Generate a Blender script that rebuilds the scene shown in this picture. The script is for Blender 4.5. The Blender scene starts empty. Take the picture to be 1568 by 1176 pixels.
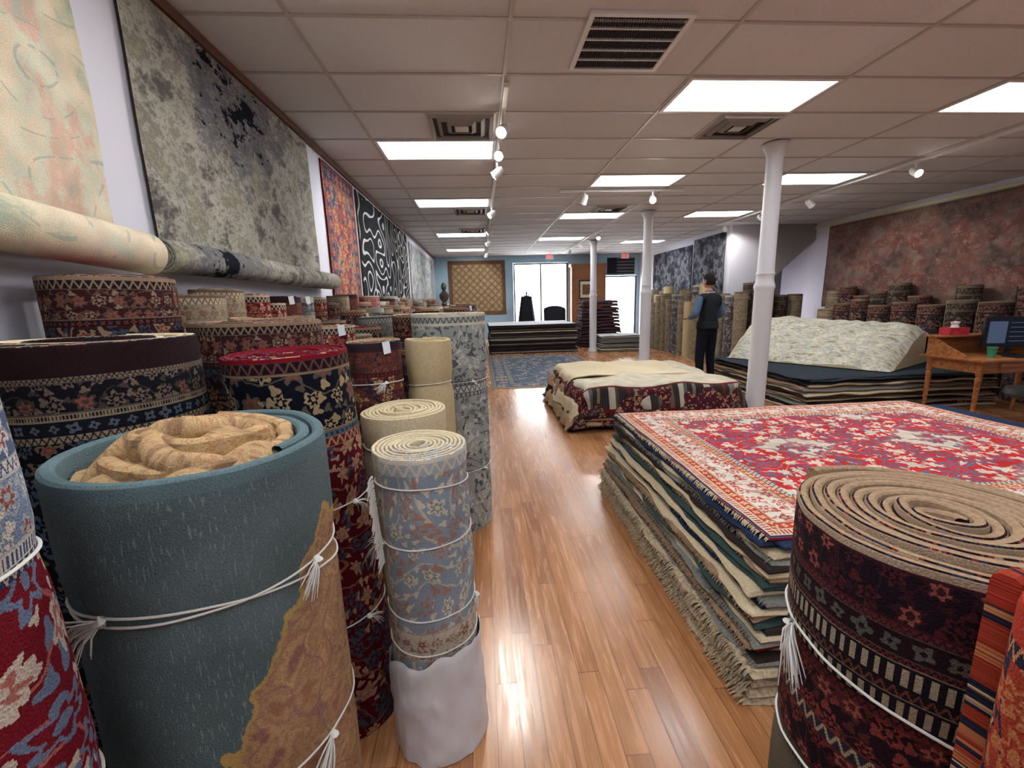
import bpy, math, random
from mathutils import Vector, Matrix, noise
R=random.Random(11)
PI=math.pi
scene=bpy.context.scene
try: scene.view_settings.view_transform='Standard'
except Exception: pass
CZ=3.0      # ceiling height
XL=-1.53    # left wall
YB=15.5     # back wall

def lin(c):
    return tuple(((v/255)/12.92 if v/255<=.04045 else ((v/255+.055)/1.055)**2.4) for v in c)+(1,)
def nz(x,y,z=0): return noise.noise(Vector((x,y,z)))

# ---------------------------------------------------------------- nodes
class NB:
    def __init__(s,name,rough=.9,spec=.2):
        m=bpy.data.materials.new(name); m.use_nodes=True
        s.mat=m; s.nt=m.node_tree; s.bs=s.nt.nodes['Principled BSDF']
        s.bs.inputs['Roughness'].default_value=rough
        s.bs.inputs['Specular IOR Level'].default_value=spec
    def set(s,sock,v):
        if isinstance(v,bpy.types.NodeSocket): s.nt.links.new(v,sock)
        else: sock.default_value=v
    def nd(s,t,ins=None,**k):
        n=s.nt.nodes.new(t)
        for a,b in k.items(): setattr(n,a,b)
        if ins:
            for i,v in ins.items(): s.set(n.inputs[i],v)
        return n
    def m(s,op,a,b=0.0,c=0.0):
        return s.nd('ShaderNodeMath',{0:a,1:b,2:c},operation=op).outputs[0]
    def mix(s,f,a,b):
        return s.nd('ShaderNodeMix',{0:f,6:a,7:b},data_type='RGBA').outputs[2]
    def xyz(s,x,y,z=0.0):
        return s.nd('ShaderNodeCombineXYZ',{0:x,1:y,2:z}).outputs[0]
    def noise(s,x,y,sc,det=2.0,z=0.0,rough=.5):
        if z!=0.0: x=s.m('ADD',x,z*3.7); y=s.m('ADD',y,z*1.3)
        return s.nd('ShaderNodeTexNoise',{'Vector':s.xyz(x,y,0.0),'Scale':sc,'Detail':det,'Roughness':rough},noise_dimensions='2D').outputs[0]
    def warp(s,x,y,sc,amp,det=0.0):
        n=s.nd('ShaderNodeTexNoise',{'Vector':s.xyz(x,y,0.0),'Scale':sc,'Detail':det},noise_dimensions='2D')
        p=s.nd('ShaderNodeSeparateColor',{0:n.outputs[1]})
        return s.m('MULTIPLY_ADD',s.m('SUBTRACT',p.outputs[0],.5),amp,x),s.m('MULTIPLY_ADD',s.m('SUBTRACT',p.outputs[1],.5),amp,y)
    def wn(s,x,y,z=0.0):
        return s.nd('ShaderNodeTexWhiteNoise',{0:s.xyz(x,y,z)},noise_dimensions='3D').outputs[0]
    def band(s,x,lo,hi):
        return s.m('MULTIPLY',s.m('GREATER_THAN',x,lo),s.m('LESS_THAN',x,hi))
    def uv(s):
        t=s.nd('ShaderNodeTexCoord'); p=s.nd('ShaderNodeSeparateXYZ',{0:t.outputs['UV']})
        return p.outputs[0],p.outputs[1]
    def obj(s):
        t=s.nd('ShaderNodeTexCoord'); p=s.nd('ShaderNodeSeparateXYZ',{0:t.outputs['Object']})
        return p.outputs[0],p.outputs[1],p.outputs[2]
    def ramp(s,f,stops,const=False):
        n=s.nd('ShaderNodeValToRGB',{0:f}); e=n.color_ramp.elements
        if const: n.color_ramp.interpolation='CONSTANT'
        while len(e)<len(stops): e.new(.5)
        for i,(p,c) in enumerate(stops):
            e[i].position=p; e[i].color=lin(c)
        return n.outputs[0]
    def smooth(s,x,lo,hi):
        return s.nd('ShaderNodeMapRange',{0:x,1:lo,2:hi,3:0.0,4:1.0},interpolation_type='SMOOTHSTEP').outputs[0]
    def maprange(s,x,a,b,c,d):
        return s.nd('ShaderNodeMapRange',{0:x,1:a,2:b,3:c,4:d}).outputs[0]
    def val(s,col,v):
        return s.nd('ShaderNodeHueSaturation',{'Value':v,'Color':col}).outputs[0]
    def bump(s,h,strength=.3,dist=.004):
        n=s.nd('ShaderNodeBump',{'Strength':strength,'Distance':dist,'Height':h})
        s.nt.links.new(n.outputs[0],s.bs.inputs['Normal'])
    def color(s,c): s.set(s.bs.inputs['Base Color'],c)
    def flower(s,x,y,n=6,size=.42,seed=0.0,stag=True):
        row=s.m('FLOOR',y)
        if stag: x=s.m('ADD',x,s.m('MULTIPLY',row,.5))
        rnd=s.wn(s.m('FLOOR',x),row,seed)
        lx=s.m('SUBTRACT',s.m('FRACT',x),.5); ly=s.m('SUBTRACT',s.m('FRACT',y),.5)
        r=s.m('SQRT',s.m('ADD',s.m('MULTIPLY',lx,lx),s.m('MULTIPLY',ly,ly)))
        th=s.m('ARCTAN2',ly,lx)
        pe=s.m('COSINE',s.m('MULTIPLY_ADD',th,float(n),s.m('MULTIPLY',rnd,6.28)))
        sz=s.m('MULTIPLY_ADD',rnd,size*.4,size*.62)
        lim=s.m('MULTIPLY',sz,s.m('MULTIPLY_ADD',pe,.22,.78))
        return s.m('LESS_THAN',r,lim), s.m('LESS_THAN',r,s.m('MULTIPLY',sz,.26)), rnd, s.m('LESS_THAN',r,s.m('MULTIPLY',lim,.66))
    def bands(s,col,d,a,lst,w=(None,None)):
        wa,wd=w
        if wa is None: wa,wd=a,d
        for (d0,d1,bg,fg,kind) in lst:
            w=d1-d0; bgc=lin(bg); fgc=lin(fg); mid_=lin(tuple((p+q)/2 for p,q in zip(bg,fg)))
            t=s.m('DIVIDE',s.m('SUBTRACT',d,d0),w)
            inside=s.band(t,0.0,1.0); c=bgc
            if kind in('zig','key'): f=s.m('FRACT',s.m('DIVIDE',a,w))
            if kind=='flower':
                tw=s.m('DIVIDE',s.m('SUBTRACT',wd,d0),w)
                pet,cen,rnd,mid=s.flower(s.m('DIVIDE',wa,w*1.05),s.m('MINIMUM',s.m('MAXIMUM',tw,.01),.99),6,.46,d0,False)
                vine=s.m('LESS_THAN',s.m('ABSOLUTE',s.m('SUBTRACT',s.m('SUBTRACT',tw,.5),s.m('MULTIPLY',s.m('SINE',s.m('MULTIPLY',wa,PI/w)),.3))),.05)
                c=s.mix(vine,c,mid_); c=s.mix(pet,c,fgc); c=s.mix(mid,c,s.mix(s.m('GREATER_THAN',rnd,.5),bgc,lin((140,84,76))))
                c=s.mix(cen,c,fgc)
            elif kind in('floral','floralS'):
                q=.085 if kind=='floral' else .052
                n=s.noise(wa,wd,5.0 if q>.06 else 9.0,0.0,d0+1.0); vv=s.m('ABSOLUTE',s.m('SUBTRACT',s.m('FRACT',s.m('MULTIPLY',n,6.0)),.5))
                c=s.mix(s.m('LESS_THAN',vv,.05),c,mid_)
                sp,_,r2,_=s.flower(s.m('DIVIDE',wa,q*.42),s.m('DIVIDE',wd,q*.42),3,.5,d0+3)
                c=s.mix(s.m('MULTIPLY',sp,s.m('GREATER_THAN',r2,.5)),c,s.mix(s.m('GREATER_THAN',r2,.75),mid_,fgc))
                pet,cen,rnd,mid=s.flower(s.m('DIVIDE',wa,q),s.m('DIVIDE',wd,q),6,.46,d0)
                c2=s.mix(s.m('GREATER_THAN',rnd,.6),fgc,mid_)
                c=s.mix(pet,c,c2); c=s.mix(mid,c,s.mix(s.m('GREATER_THAN',rnd,.6),bgc,lin((136,76,66)))); c=s.mix(cen,c,c2)
            elif kind=='zig':
                z=s.m('ABSOLUTE',s.m('MULTIPLY_ADD',f,2.0,-1.0))
                c=s.mix(s.m('LESS_THAN',s.m('ABSOLUTE',s.m('SUBTRACT',t,z)),.22),c,fgc)
            elif kind=='key':
                k1=s.m('LESS_THAN',f,.2); k2=s.m('MULTIPLY',s.m('GREATER_THAN',t,.72),s.m('LESS_THAN',f,.7))
                k3=s.m('MULTIPLY',s.band(t,.28,.5),s.band(f,.38,.95)); k4=s.m('MULTIPLY',s.band(f,.78,.95),s.m('LESS_THAN',t,.5))
                k=s.m('MAXIMUM',s.m('MAXIMUM',k1,k2),s.m('MAXIMUM',k3,k4))
                c=s.mix(s.m('MULTIPLY',k,s.band(t,.12,.9)),c,fgc)
            elif kind=='dots':
                pet,cen,rnd,mid=s.flower(s.m('DIVIDE',a,w),t,4,.46,d0,False)
                c=s.mix(pet,c,fgc); c=s.mix(cen,c,bgc)
            elif kind=='bar':
                f2=s.m('FRACT',s.m('DIVIDE',a,w*.42))
                c=s.mix(s.m('MULTIPLY',s.m('LESS_THAN',f2,.5),s.band(t,.15,.85)),c,fgc)
            if w>.03 and kind!='plain':
                e=s.m('SUBTRACT',1.0,s.band(t,.04,.96)); c=s.mix(e,c,s.mix(.6,bgc,fgc))
            col=s.mix(inside,col,c)
        return col
    def finish(s,col,x,y,amt=.22,bs=.5):
        fine=s.noise(x,y,300.0,1.0); big=s.noise(x,y,7.0,1.0)
        v=s.m('MULTIPLY',s.maprange(fine,.25,.75,1-amt,1+amt),s.maprange(big,.3,.7,.88,1.1))
        s.color(s.val(col,v)); s.bump(fine,bs,.004)
        return s.mat

def rug(name,field,pal,vine=None,cell=.13,bands=(),flat=None,med=None,knot=.0022,vs=3.5,fl=.48,small=True,xb=(),wamp=.014,fade=None):
    s=NB(name,.95,.08); X0,Y0=s.uv(); x,y=X0,Y0
    if knot: x=s.m('SNAP',x,knot); y=s.m('SNAP',y,knot)
    xs,ys=x,y
    x,y=s.warp(x,y,6.0,.08,0.0); x,y=s.warp(x,y,34.0*(.11/cell)**.5,wamp*(cell/.11),0.0)
    if flat:
        ex=s.m('SUBTRACT',flat[0],s.m('ABSOLUTE',xs)); ey=s.m('SUBTRACT',flat[1],s.m('ABSOLUTE',ys))
        d=s.m('MINIMUM',ex,ey); k=s.m('LESS_THAN',ex,ey)
        a=s.m('ADD',s.m('MULTIPLY',k,ys),s.m('MULTIPLY',s.m('SUBTRACT',1.0,k),xs)); wp=s.warp(a,d,34.0,.010)
    else: d=ys; a=xs; wp=s.warp(a,d,34.0,.010)
    col=lin(field)
    if vine:
        n=s.noise(x,y,vs,0.0,1.7)
        f=s.m('ABSOLUTE',s.m('SUBTRACT',s.m('FRACT',s.m('MULTIPLY',n,7.0)),.5))
        col=s.mix(s.m('LESS_THAN',f,.045),col,lin(vine))
    if small:
        pet,cen,rnd,mid=s.flower(s.m('DIVIDE',x,cell*.4),s.m('DIVIDE',y,cell*.4),3,.5,2.0)
        pick=s.mix(s.m('GREATER_THAN',rnd,.6),lin(pal[0]),lin(pal[1%len(pal)]))
        on=s.m('MULTIPLY',pet,s.m('GREATER_THAN',s.wn(rnd,.3,.7),.4))
        col=s.mix(on,col,pick)
    pet,cen,rnd,mid=s.flower(s.m('DIVIDE',x,cell),s.m('DIVIDE',y,cell),6,fl,7.0)
    c1=s.mix(s.m('GREATER_THAN',rnd,.5),lin(pal[0]),lin(pal[1%len(pal)]))
    col=s.mix(pet,col,c1)
    col=s.mix(mid,col,s.mix(s.m('GREATER_THAN',rnd,.5),lin(pal[2%len(pal)]),lin(field))); col=s.mix(cen,col,c1)
    if med:
        (mw,mh,mc,mc2)=med
        fx=s.m('SUBTRACT',s.m('FRACT',s.m('DIVIDE',xs,mw)),.5); fy=s.m('SUBTRACT',s.m('FRACT',s.m('ADD',s.m('DIVIDE',ys,mh),.5)),.5)
        q=s.m('ADD',s.m('ABSOLUTE',fx),s.m('ABSOLUTE',fy))
        q=s.m('ADD',q,s.m('MULTIPLY',s.m('ABSOLUTE',s.m('SINE',s.m('MULTIPLY',s.m('ARCTAN2',fy,fx),6.0))),.05))
        keep=s.m('SUBTRACT',1.0,pet)
        col=s.mix(s.m('MULTIPLY',s.m('LESS_THAN',q,.34),keep),col,lin(mc))
        col=s.mix(s.band(q,.31,.35),col,lin(mc2)); col=s.mix(s.m('MULTIPLY',s.m('LESS_THAN',q,.16),keep),col,lin(mc2))
        col=s.mix(s.m('LESS_THAN',q,.06),col,lin(mc))
    col=s.bands(col,d,a,bands,wp)
    if xb:
        xx=s.m('ABSOLUTE',s.m('SUBTRACT',s.m('FRACT',s.m('DIVIDE',xs,.9)),.5)); wq=s.warp(ys,xx,34.0,.008)
        col=s.bands(col,xx,ys,xb,wq)
    if fade:
        n=s.noise(X0,s.m('MULTIPLY',Y0,1.6),2.5,5.0,4.0,.7)
        col=s.mix(s.maprange(n,.38,.6,.15,.9),col,s.ramp(s.noise(X0,Y0,1.6,3.0,8.0,.6),fade))
    return s.finish(col,X0,Y0)

def plain(name,c,rough=.9,spec=.2,var=.1,metal=0,sc=60.0,bs=.25):
    s=NB(name,rough,spec); x,y,z=s.obj()
    if var>.02 or bs:
        n=s.nd('ShaderNodeTexNoise',{'Vector':s.xyz(x,y,z),'Scale':sc,'Detail':1.0}).outputs[0]
        s.color(s.val(lin(c),s.maprange(n,.3,.7,1-var,1+var)))
        if bs: s.bump(n,bs,.004)
    else: s.color(lin(c))
    s.bs.inputs['Metallic'].default_value=metal
    return s.mat
def emis(name,c,st):
    s=NB(name,.5,.2); s.color(lin(c)); s.set(s.bs.inputs['Emission Color'],lin(c)); s.bs.inputs['Emission Strength'].default_value=st
    return s.mat

# ---------------------------------------------------------------- mesh builder
class MB:
    def __init__(s): s.v=[];s.f=[];s.mi=[];s.uv=[]
    def quad(s,idx,mi,uv=None):
        s.f.append(tuple(idx)); s.mi.append(mi); s.uv.append(uv if uv else [(0,0)]*len(idx))
    def grid(s,fn,ni,nj,mi=0,ci=False,flip=False):
        b=len(s.v); uvs=[]
        for i in range(ni):
            for j in range(nj):
                p,u=fn(i,j); s.v.append(tuple(p)); uvs.append(u)
        for i in range(ni if ci else ni-1):
            for j in range(nj-1):
                a=i*nj+j; c=((i+1)%ni)*nj+j
                q=[a,c,c+1,a+1]
                if flip: q=q[::-1]
                s.quad([b+k for k in q],mi,[uvs[k] for k in q])
    def box(s,x0,x1,y0,y1,z0,z1,mi=0,M=None):
        b=len(s.v)
        P=[(x,y,z) for z in (z0,z1) for (x,y) in ((x0,y0),(x1,y0),(x1,y1),(x0,y1))]
        if M: P=[tuple(M@Vector(p)) for p in P]
        s.v+=P
        for q,ua in (((3,2,1,0),'xy'),((4,5,6,7),'xy'),((0,1,5,4),'xz'),((1,2,6,5),'yz'),((2,3,7,6),'xz'),((3,0,4,7),'yz')):
            uv=[]
            for k in q:
                p=P[k]; uv.append({'xy':(p[0],p[1]),'xz':(p[0],p[2]),'yz':(p[1],p[2])}[ua])
            s.quad([b+k for k in q],mi,uv)
    def tube(s,path,r,mi=0,seg=6,cap=True):
        n=len(path); path=[Vector(p) for p in path]; b=len(s.v)
        rs=r if isinstance(r,(list,tuple)) else [r]*n
        up=Vector((0,0,1))
        for i,p in enumerate(path):
            t=(path[min(i+1,n-1)]-path[max(i-1,0)])
            t=t.normalized() if t.length>1e-9 else Vector((0,0,1))
            a=t.cross(up)
            if a.length<.05: a=t.cross(Vector((1,0,0)))
            a.normalize(); c=t.cross(a)
            for k in range(seg):
                w=2*PI*k/seg
                s.v.append(tuple(p+a*math.cos(w)*rs[i]+c*math.sin(w)*rs[i]))
        for i in range(n-1):
            for k in range(seg):
                q=[b+i*seg+k,b+i*seg+(k+1)%seg,b+(i+1)*seg+(k+1)%seg,b+(i+1)*seg+k]
                s.quad(q,mi,[(k/seg*.2,i*.02),((k+1)/seg*.2,i*.02),((k+1)/seg*.2,(i+1)*.02),(k/seg*.2,(i+1)*.02)])
        if cap:
            s.quad([b+k for k in range(seg)][::-1],mi); s.quad([b+(n-1)*seg+k for k in range(seg)],mi)
    def lathe(s,prof,cx,cy,mi=0,seg=24,M=None):
        def fn(i,j):
            w=2*PI*i/seg; r,z=prof[j]; p=Vector((cx+r*math.cos(w),cy+r*math.sin(w),z))
            if M: p=M@p
            return p,(w*r,z)
        s.grid(fn,seg,len(prof),mi,ci=True)
    def build(s,name,mats,smooth=True,angle=40,parent=None):
        me=bpy.data.meshes.new(name); me.from_pydata(s.v,[],s.f); 
        for m in mats: me.materials.append(m)
        me.polygons.foreach_set('material_index',s.mi)
        ul=me.uv_layers.new(name='UVMap'); flat=[]
        for u in s.uv:
            for p in u: flat+=[p[0],p[1]]
        ul.data.foreach_set('uv',flat)
        if smooth:
            me.polygons.foreach_set('use_smooth',[True]*len(s.f))
            try: me.set_sharp_from_angle(angle=math.radians(angle))
            except Exception: pass
        me.update()
        o=bpy.data.objects.new(name,me); scene.collection.objects.link(o)
        if parent: o.parent=parent
        return o
def empty(name,loc=(0,0,0)):
    e=bpy.data.objects.new(name,None); e.location=loc; scene.collection.objects.link(e); return e

# ---------------------------------------------------------------- materials
M={}
M['A']=rug('rug_pile_crimson_floral',(110,22,34),[(190,176,162),(104,116,140),(164,104,94)],vine=(160,92,84),cell=.095,fl=.54,
   bands=[(0,.03,(170,170,172),(66,76,104),'bar'),(.03,.09,(84,96,120),(184,184,184),'flower'),(.09,.105,(190,184,174),(66,76,110),'zig'),(.105,.19,(112,126,148),(190,184,170),'floralS'),(.19,.21,(190,184,174),(66,76,110),'bar'),(.21,.225,(50,56,82),(180,172,162),'zig')])
M['C']=rug('rug_pile_red_navy_floral',(84,16,26),[(166,138,112),(62,76,92),(160,104,80)],vine=(136,92,74),cell=.085,fl=.52,
   bands=[(0,.012,(124,20,34),(124,20,34),'plain'),(.012,.045,(36,20,28),(96,70,64),'zig'),(.045,.23,(20,22,34),(160,140,108),'floral'),(.23,.25,(80,96,106),(34,34,50),'dots'),(.25,.28,(104,28,34),(160,134,102),'zig')])
M['E']=rug('rug_pile_pale_blue_floral',(138,152,164),[(200,194,176),(160,126,112),(136,144,132)],vine=(188,182,164),cell=.085,fl=.42,
   bands=[(0,.012,(210,202,184),(210,202,184),'plain'),(.012,.05,(160,170,176),(202,194,178),'zig'),(.56,.66,(192,186,170),(146,124,112),'floralS')],
   xb=[(.0,.015,(204,196,180),(160,150,134),'bar'),(.015,.085,(186,180,164),(150,134,120),'floralS'),(.085,.1,(204,196,180),(128,134,138),'bar')])
M['F']=rug('rug_pile_silver_arabesque',(150,156,152),[(88,92,98),(186,186,176),(145,150,145)],vine=(76,80,88),cell=.11,fl=.36,
   bands=[(0,.015,(196,190,176),(196,190,176),'plain'),(.015,.05,(156,160,154),(84,88,94),'zig'),(.05,.065,(196,190,176),(196,190,176),'plain'),(.4,.43,(84,88,94),(172,172,166),'dots'),(.43,.47,(180,180,170),(94,98,102),'zig'),(.47,.5,(84,88,94),(172,172,166),'dots')])
M['J']=rug('rug_pile_black_border',(20,19,24),[(110,92,82),(66,82,98),(126,54,48)],vine=None,cell=.06,fl=.46,
   bands=[(0,.07,(40,24,27),(40,24,27),'plain'),(.07,.08,(120,106,90),(40,30,36),'zig'),(.08,.15,(24,24,30),(112,96,86),'floralS'),(.15,.165,(140,126,104),(40,30,36),'bar'),(.165,.2,(26,26,34),(84,96,104),'dots'),(.2,.215,(140,126,104),(40,30,36),'zig')])
M['G']=rug('rug_pile_dark_geometric',(34,20,24),[(112,46,42),(48,50,64),(138,118,92)],vine=None,cell=.045,fl=.48,small=True,
   bands=[(0,.012,(158,136,114),(158,136,114),'plain'),(.012,.1,(32,22,30),(74,34,38),'floralS'),(.1,.112,(96,40,38),(40,30,44),'zig'),(.112,.15,(38,22,28),(84,84,78),'dots'),(.15,.16,(96,40,38),(30,24,34),'zig'),(.16,.2,(30,25,32),(158,146,124),'bar'),(.2,.215,(30,25,32),(110,60,50),'zig'),(.215,.255,(30,25,32),(150,136,112),'bar'),(.255,.27,(96,38,38),(34,28,40),'zig'),(.27,.35,(36,20,26),(116,52,46),'floralS'),(.35,.375,(42,40,52),(150,132,108),'zig'),(.375,.46,(30,20,26),(104,44,42),'floralS'),(.46,.475,(70,64,54),(70,64,54),'plain'),(.475,.5,(96,88,76),(60,54,48),'bar'),(.5,1.2,(92,84,72),(60,54,48),'plain')])
M['H']=rug('rug_pile_orange_geometric',(150,58,40),[(38,38,54),(170,104,68),(190,164,132)],vine=(40,40,60),cell=.06,fl=.5,
   bands=[(0,.04,(158,54,40),(158,54,40),'plain'),(.04,.06,(40,36,54),(176,120,80),'zig')])
generic=[]
gp=[((96,24,30),[(176,154,126),(44,50,72),(160,96,66)],(34,34,52)),
    ((28,30,46),[(160,136,106),(104,42,44),(86,100,122)],(104,32,34)),
    ((142,130,108),[(106,84,70),(120,124,114),(140,84,68)],(168,156,132)),
    ((74,84,96),[(170,164,148),(104,66,64),(140,136,122)],(164,158,142)),
    ((104,58,44),[(44,42,56),(170,144,108),(122,42,42)],(56,32,32)),
    ((54,28,30),[(136,112,92),(60,72,86),(116,54,48)],(32,26,32)),
    ((118,122,118),[(82,82,86),(168,164,154),(134,120,110)],(160,156,142)),
    ((124,60,64),[(178,158,142),(62,62,82),(106,110,102)],(78,34,42)),
    ((44,42,40),[(116,100,82),(88,50,44),(78,84,84)],(102,94,78)),
    ((152,138,114),[(134,112,90),(112,94,76),(140,130,112)],(112,92,74))]
for i,(f,p,b) in enumerate(gp):
    generic.append(rug('rug_pile_mixed_%d'%i,f,p,vine=p[0],cell=.07,fl=.48,
      bands=[(0,.015,p[0],p[0],'plain'),(.015,.04,b,p[0],'zig'),(.04,.14,f,p[0],'floralS'),(.14,.16,b,p[2],'dots')]))
E_cream=plain('rug_edge_cream',(204,188,156),.95,.05,.14,sc=140)
E_tan=plain('rug_edge_tan',(158,132,106),.95,.05,.2,sc=140)
E_beige=plain('rug_edge_beige',(146,128,106),.95,.05,.18,sc=140)
E_red=plain('rug_edge_red',(108,24,36),.95,.05,.2,sc=140)
E_dark=plain('rug_edge_dark',(52,44,42),.95,.05,.2,sc=140)
E_grey=plain('rug_edge_grey',(128,128,122),.95,.05,.2,sc=140)
string=plain('cotton_string',(214,212,206),.9,.1,.0,bs=0)
white_plastic=plain('white_wrap',(216,218,224),.45,.4,.03,sc=9,bs=.6)
canvas=plain('beige_canvas',(186,168,132),.95,.05,.08,sc=90)
wallm=plain('wall_paint_white',(206,206,216),.8,.2,.0,bs=0)
wall2=plain('wall_paint_grey_blue',(150,178,194),.8,.2,.0,bs=0)
trimm=plain('white_trim_paint',(216,216,216),.5,.4,.0,bs=0)
wood_trim=plain('wood_trim_brown',(96,62,44),.5,.3,.15,sc=20)
black=plain('black_plastic',(22,22,24),.5,.4,.0,bs=0)
darkgrey=plain('dark_metal',(58,60,64),.5,.4,.0,bs=0)
def mat_B():
    s=NB('rug_pile_slate_blue_gold',.95,.08); x,y=s.uv()
    streak=s.noise(s.m('MULTIPLY',x,5.0),s.m('MULTIPLY',y,.8),45.0,2.0)
    c=s.mix(s.m('GREATER_THAN',streak,.66),lin((86,102,104)),lin((122,134,132)))
    c=s.mix(s.m('MULTIPLY',s.smooth(s.noise(x,y,3.0,2.0),.4,.65),.6),c,lin((96,108,110)))
    n=s.noise(x,y,13.0,4.0,2.0,.6)
    gold=s.ramp(n,[(.3,(144,104,82)),(.42,(170,136,100)),(.5,(150,114,92)),(.58,(180,148,106)),(.7,(142,98,88))])
    vn=s.m('ABSOLUTE',s.m('SUBTRACT',s.m('FRACT',s.m('MULTIPLY',s.noise(x,y,7.0,0.0,4.0),5.0)),.5))
    gold=s.mix(s.m('MULTIPLY',s.m('LESS_THAN',vn,.06),.6),gold,lin((132,100,104)))
    q=s.m('ADD',s.m('MULTIPLY_ADD',s.m('COSINE',s.m('SUBTRACT',s.m('DIVIDE',x,.25),.3)),.5,y),s.m('MULTIPLY',s.m('SUBTRACT',s.noise(x,y,14.0,3.0),.5),.2))
    c=s.mix(s.smooth(q,.63,.64),c,lin((178,148,90))); c=s.mix(s.smooth(q,.655,.665),c,gold)
    c=s.mix(s.m('LESS_THAN',y,.03),c,lin((92,112,116)))
    return s.finish(c,x,y,.2)
M['B']=mat_B()
def mat_abstract(name,stops,sc,z=0.0,stretch=1.0,det=4.0,blot=None,fine=.18,lines=None,grain=0):
    s=NB(name,.95,.05); x,y=s.uv()
    n=s.noise(x,s.m('MULTIPLY',y,stretch),sc,det,z,.65)
    if grain: n=s.m('MULTIPLY_ADD',s.m('SUBTRACT',s.noise(x,y,45.0,3.0,1.0,.7),.5),grain,n)
    c=s.ramp(n,stops)
    if lines:
        f=s.m('ABSOLUTE',s.m('SUBTRACT',s.m('FRACT',s.m('MULTIPLY',s.noise(x,y,lines[0],0.0,6.0),6.0)),.5))
        g=s.m('GREATER_THAN',s.noise(x,y,12.0,2.0,3.0),.5)
        c=s.mix(s.m('MULTIPLY',s.m('MULTIPLY',s.m('LESS_THAN',f,.04),g),.6),c,lin(lines[1]))
    if blot:
        bx,by,br,bc,bc2=blot
        dx=s.m('SUBTRACT',x,bx); dy=s.m('SUBTRACT',y,by)
        r=s.m('SQRT',s.m('ADD',s.m('MULTIPLY',s.m('MULTIPLY',dx,dx),.45),s.m('MULTIPLY',dy,dy)))
        r=s.m('MULTIPLY_ADD',s.m('SUBTRACT',s.noise(x,y,4.0,4.0,4.0,.75),.5),1.3,r)
        g=s.noise(x,s.m('MULTIPLY',y,3.0),22.0,3.0,2.0,.7)
        c=s.mix(s.m('MULTIPLY',s.smooth(r,br+.1,br),s.maprange(g,.35,.6,.3,.95)),c,lin(bc)); 
        r2=s.m('MULTIPLY_ADD',s.m('SUBTRACT',s.noise(s.m('MULTIPLY',x,.7),s.m('MULTIPLY',y,1.6),9.0,4.0,8.0,.7),.5),1.1,r)
        c=s.mix(s.smooth(r2,br*.15+.03,br*.15),c,lin(bc2))
    return s.finish(c,x,y,fine)
W1=mat_abstract('wall_rug_peach_green',[(.34,(168,176,154)),(.42,(206,194,166)),(.5,(216,198,172)),(.56,(200,202,180)),(.62,(208,172,152)),(.7,(170,178,162))],2.2,1.0,.6,lines=(2.2,(150,162,150)),grain=.14)
W2=mat_abstract('wall_rug_grey_abstract',[(.32,(88,86,84)),(.42,(130,126,118)),(.5,(164,160,148)),(.6,(122,118,110)),(.7,(152,146,126))],4.0,2.0,1.3,4.0,blot=(-.15,.45,.34,(100,102,110),(24,26,34)),grain=.35)
W6=rug('wall_rug_faded_brick_persian',(124,72,68),[(138,118,104),(88,76,72),(126,92,84)],vine=(140,118,104),cell=.16,fl=.5,knot=.006,flat=(2.55,.86),
   bands=[(0,.04,(84,66,62),(84,66,62),'plain'),(.04,.1,(110,80,74),(138,118,102),'dots'),(.1,.26,(88,70,68),(134,110,96),'floral'),(.26,.31,(120,92,82),(80,66,62),'zig')],med=(1.7,1.2,(134,108,98),(112,72,68)),fade=[(.35,(78,66,62)),(.45,(112,96,88)),(.52,(124,84,78)),(.6,(128,112,102))])
W5=mat_abstract('wall_rug_light_grey',[(.35,(120,124,128)),(.5,(172,174,172)),(.65,(110,112,116))],3.0,7.0,grain=.2)
W7=mat_abstract('wall_rug_charcoal',[(.35,(40,42,50)),(.5,(80,82,92)),(.58,(136,136,142)),(.66,(50,52,62))],2.5,3.0,grain=.2)
CR=mat_abstract('rug_cream_speckled',[(.36,(160,150,128)),(.44,(206,198,176)),(.52,(216,208,188)),(.6,(150,162,158)),(.66,(208,198,174)),(.72,(190,134,108))],7.0,3.0,2.2,grain=.12,lines=(6.0,(150,146,136)))
W3=rug('wall_rug_red_blue_persian',(152,80,64),[(68,84,108),(172,142,110),(104,44,46)],vine=(68,76,92),cell=.13,fl=.5,knot=.005,flat=(.52,.95),bands=[(0,.03,(134,60,50),(60,62,80),'bar'),(.03,.16,(58,70,94),(172,112,88),'flower'),(.16,.2,(166,102,80),(58,64,80),'zig')],med=(.6,.7,(70,88,110),(170,134,104)))
def mat_swirl():
    s=NB('wall_rug_black_white_loops',.95,.05); x,y=s.uv()
    n=s.noise(x,y,2.2,0.0,1.0); f=s.m('ABSOLUTE',s.m('SUBTRACT',s.m('FRACT',s.m('MULTIPLY',n,5.0)),.5))
    c=s.mix(s.m('LESS_THAN',f,.11),lin((40,42,46)),lin((188,188,188)))
    return s.finish(c,x,y,.15)
W4=mat_swirl()
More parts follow.
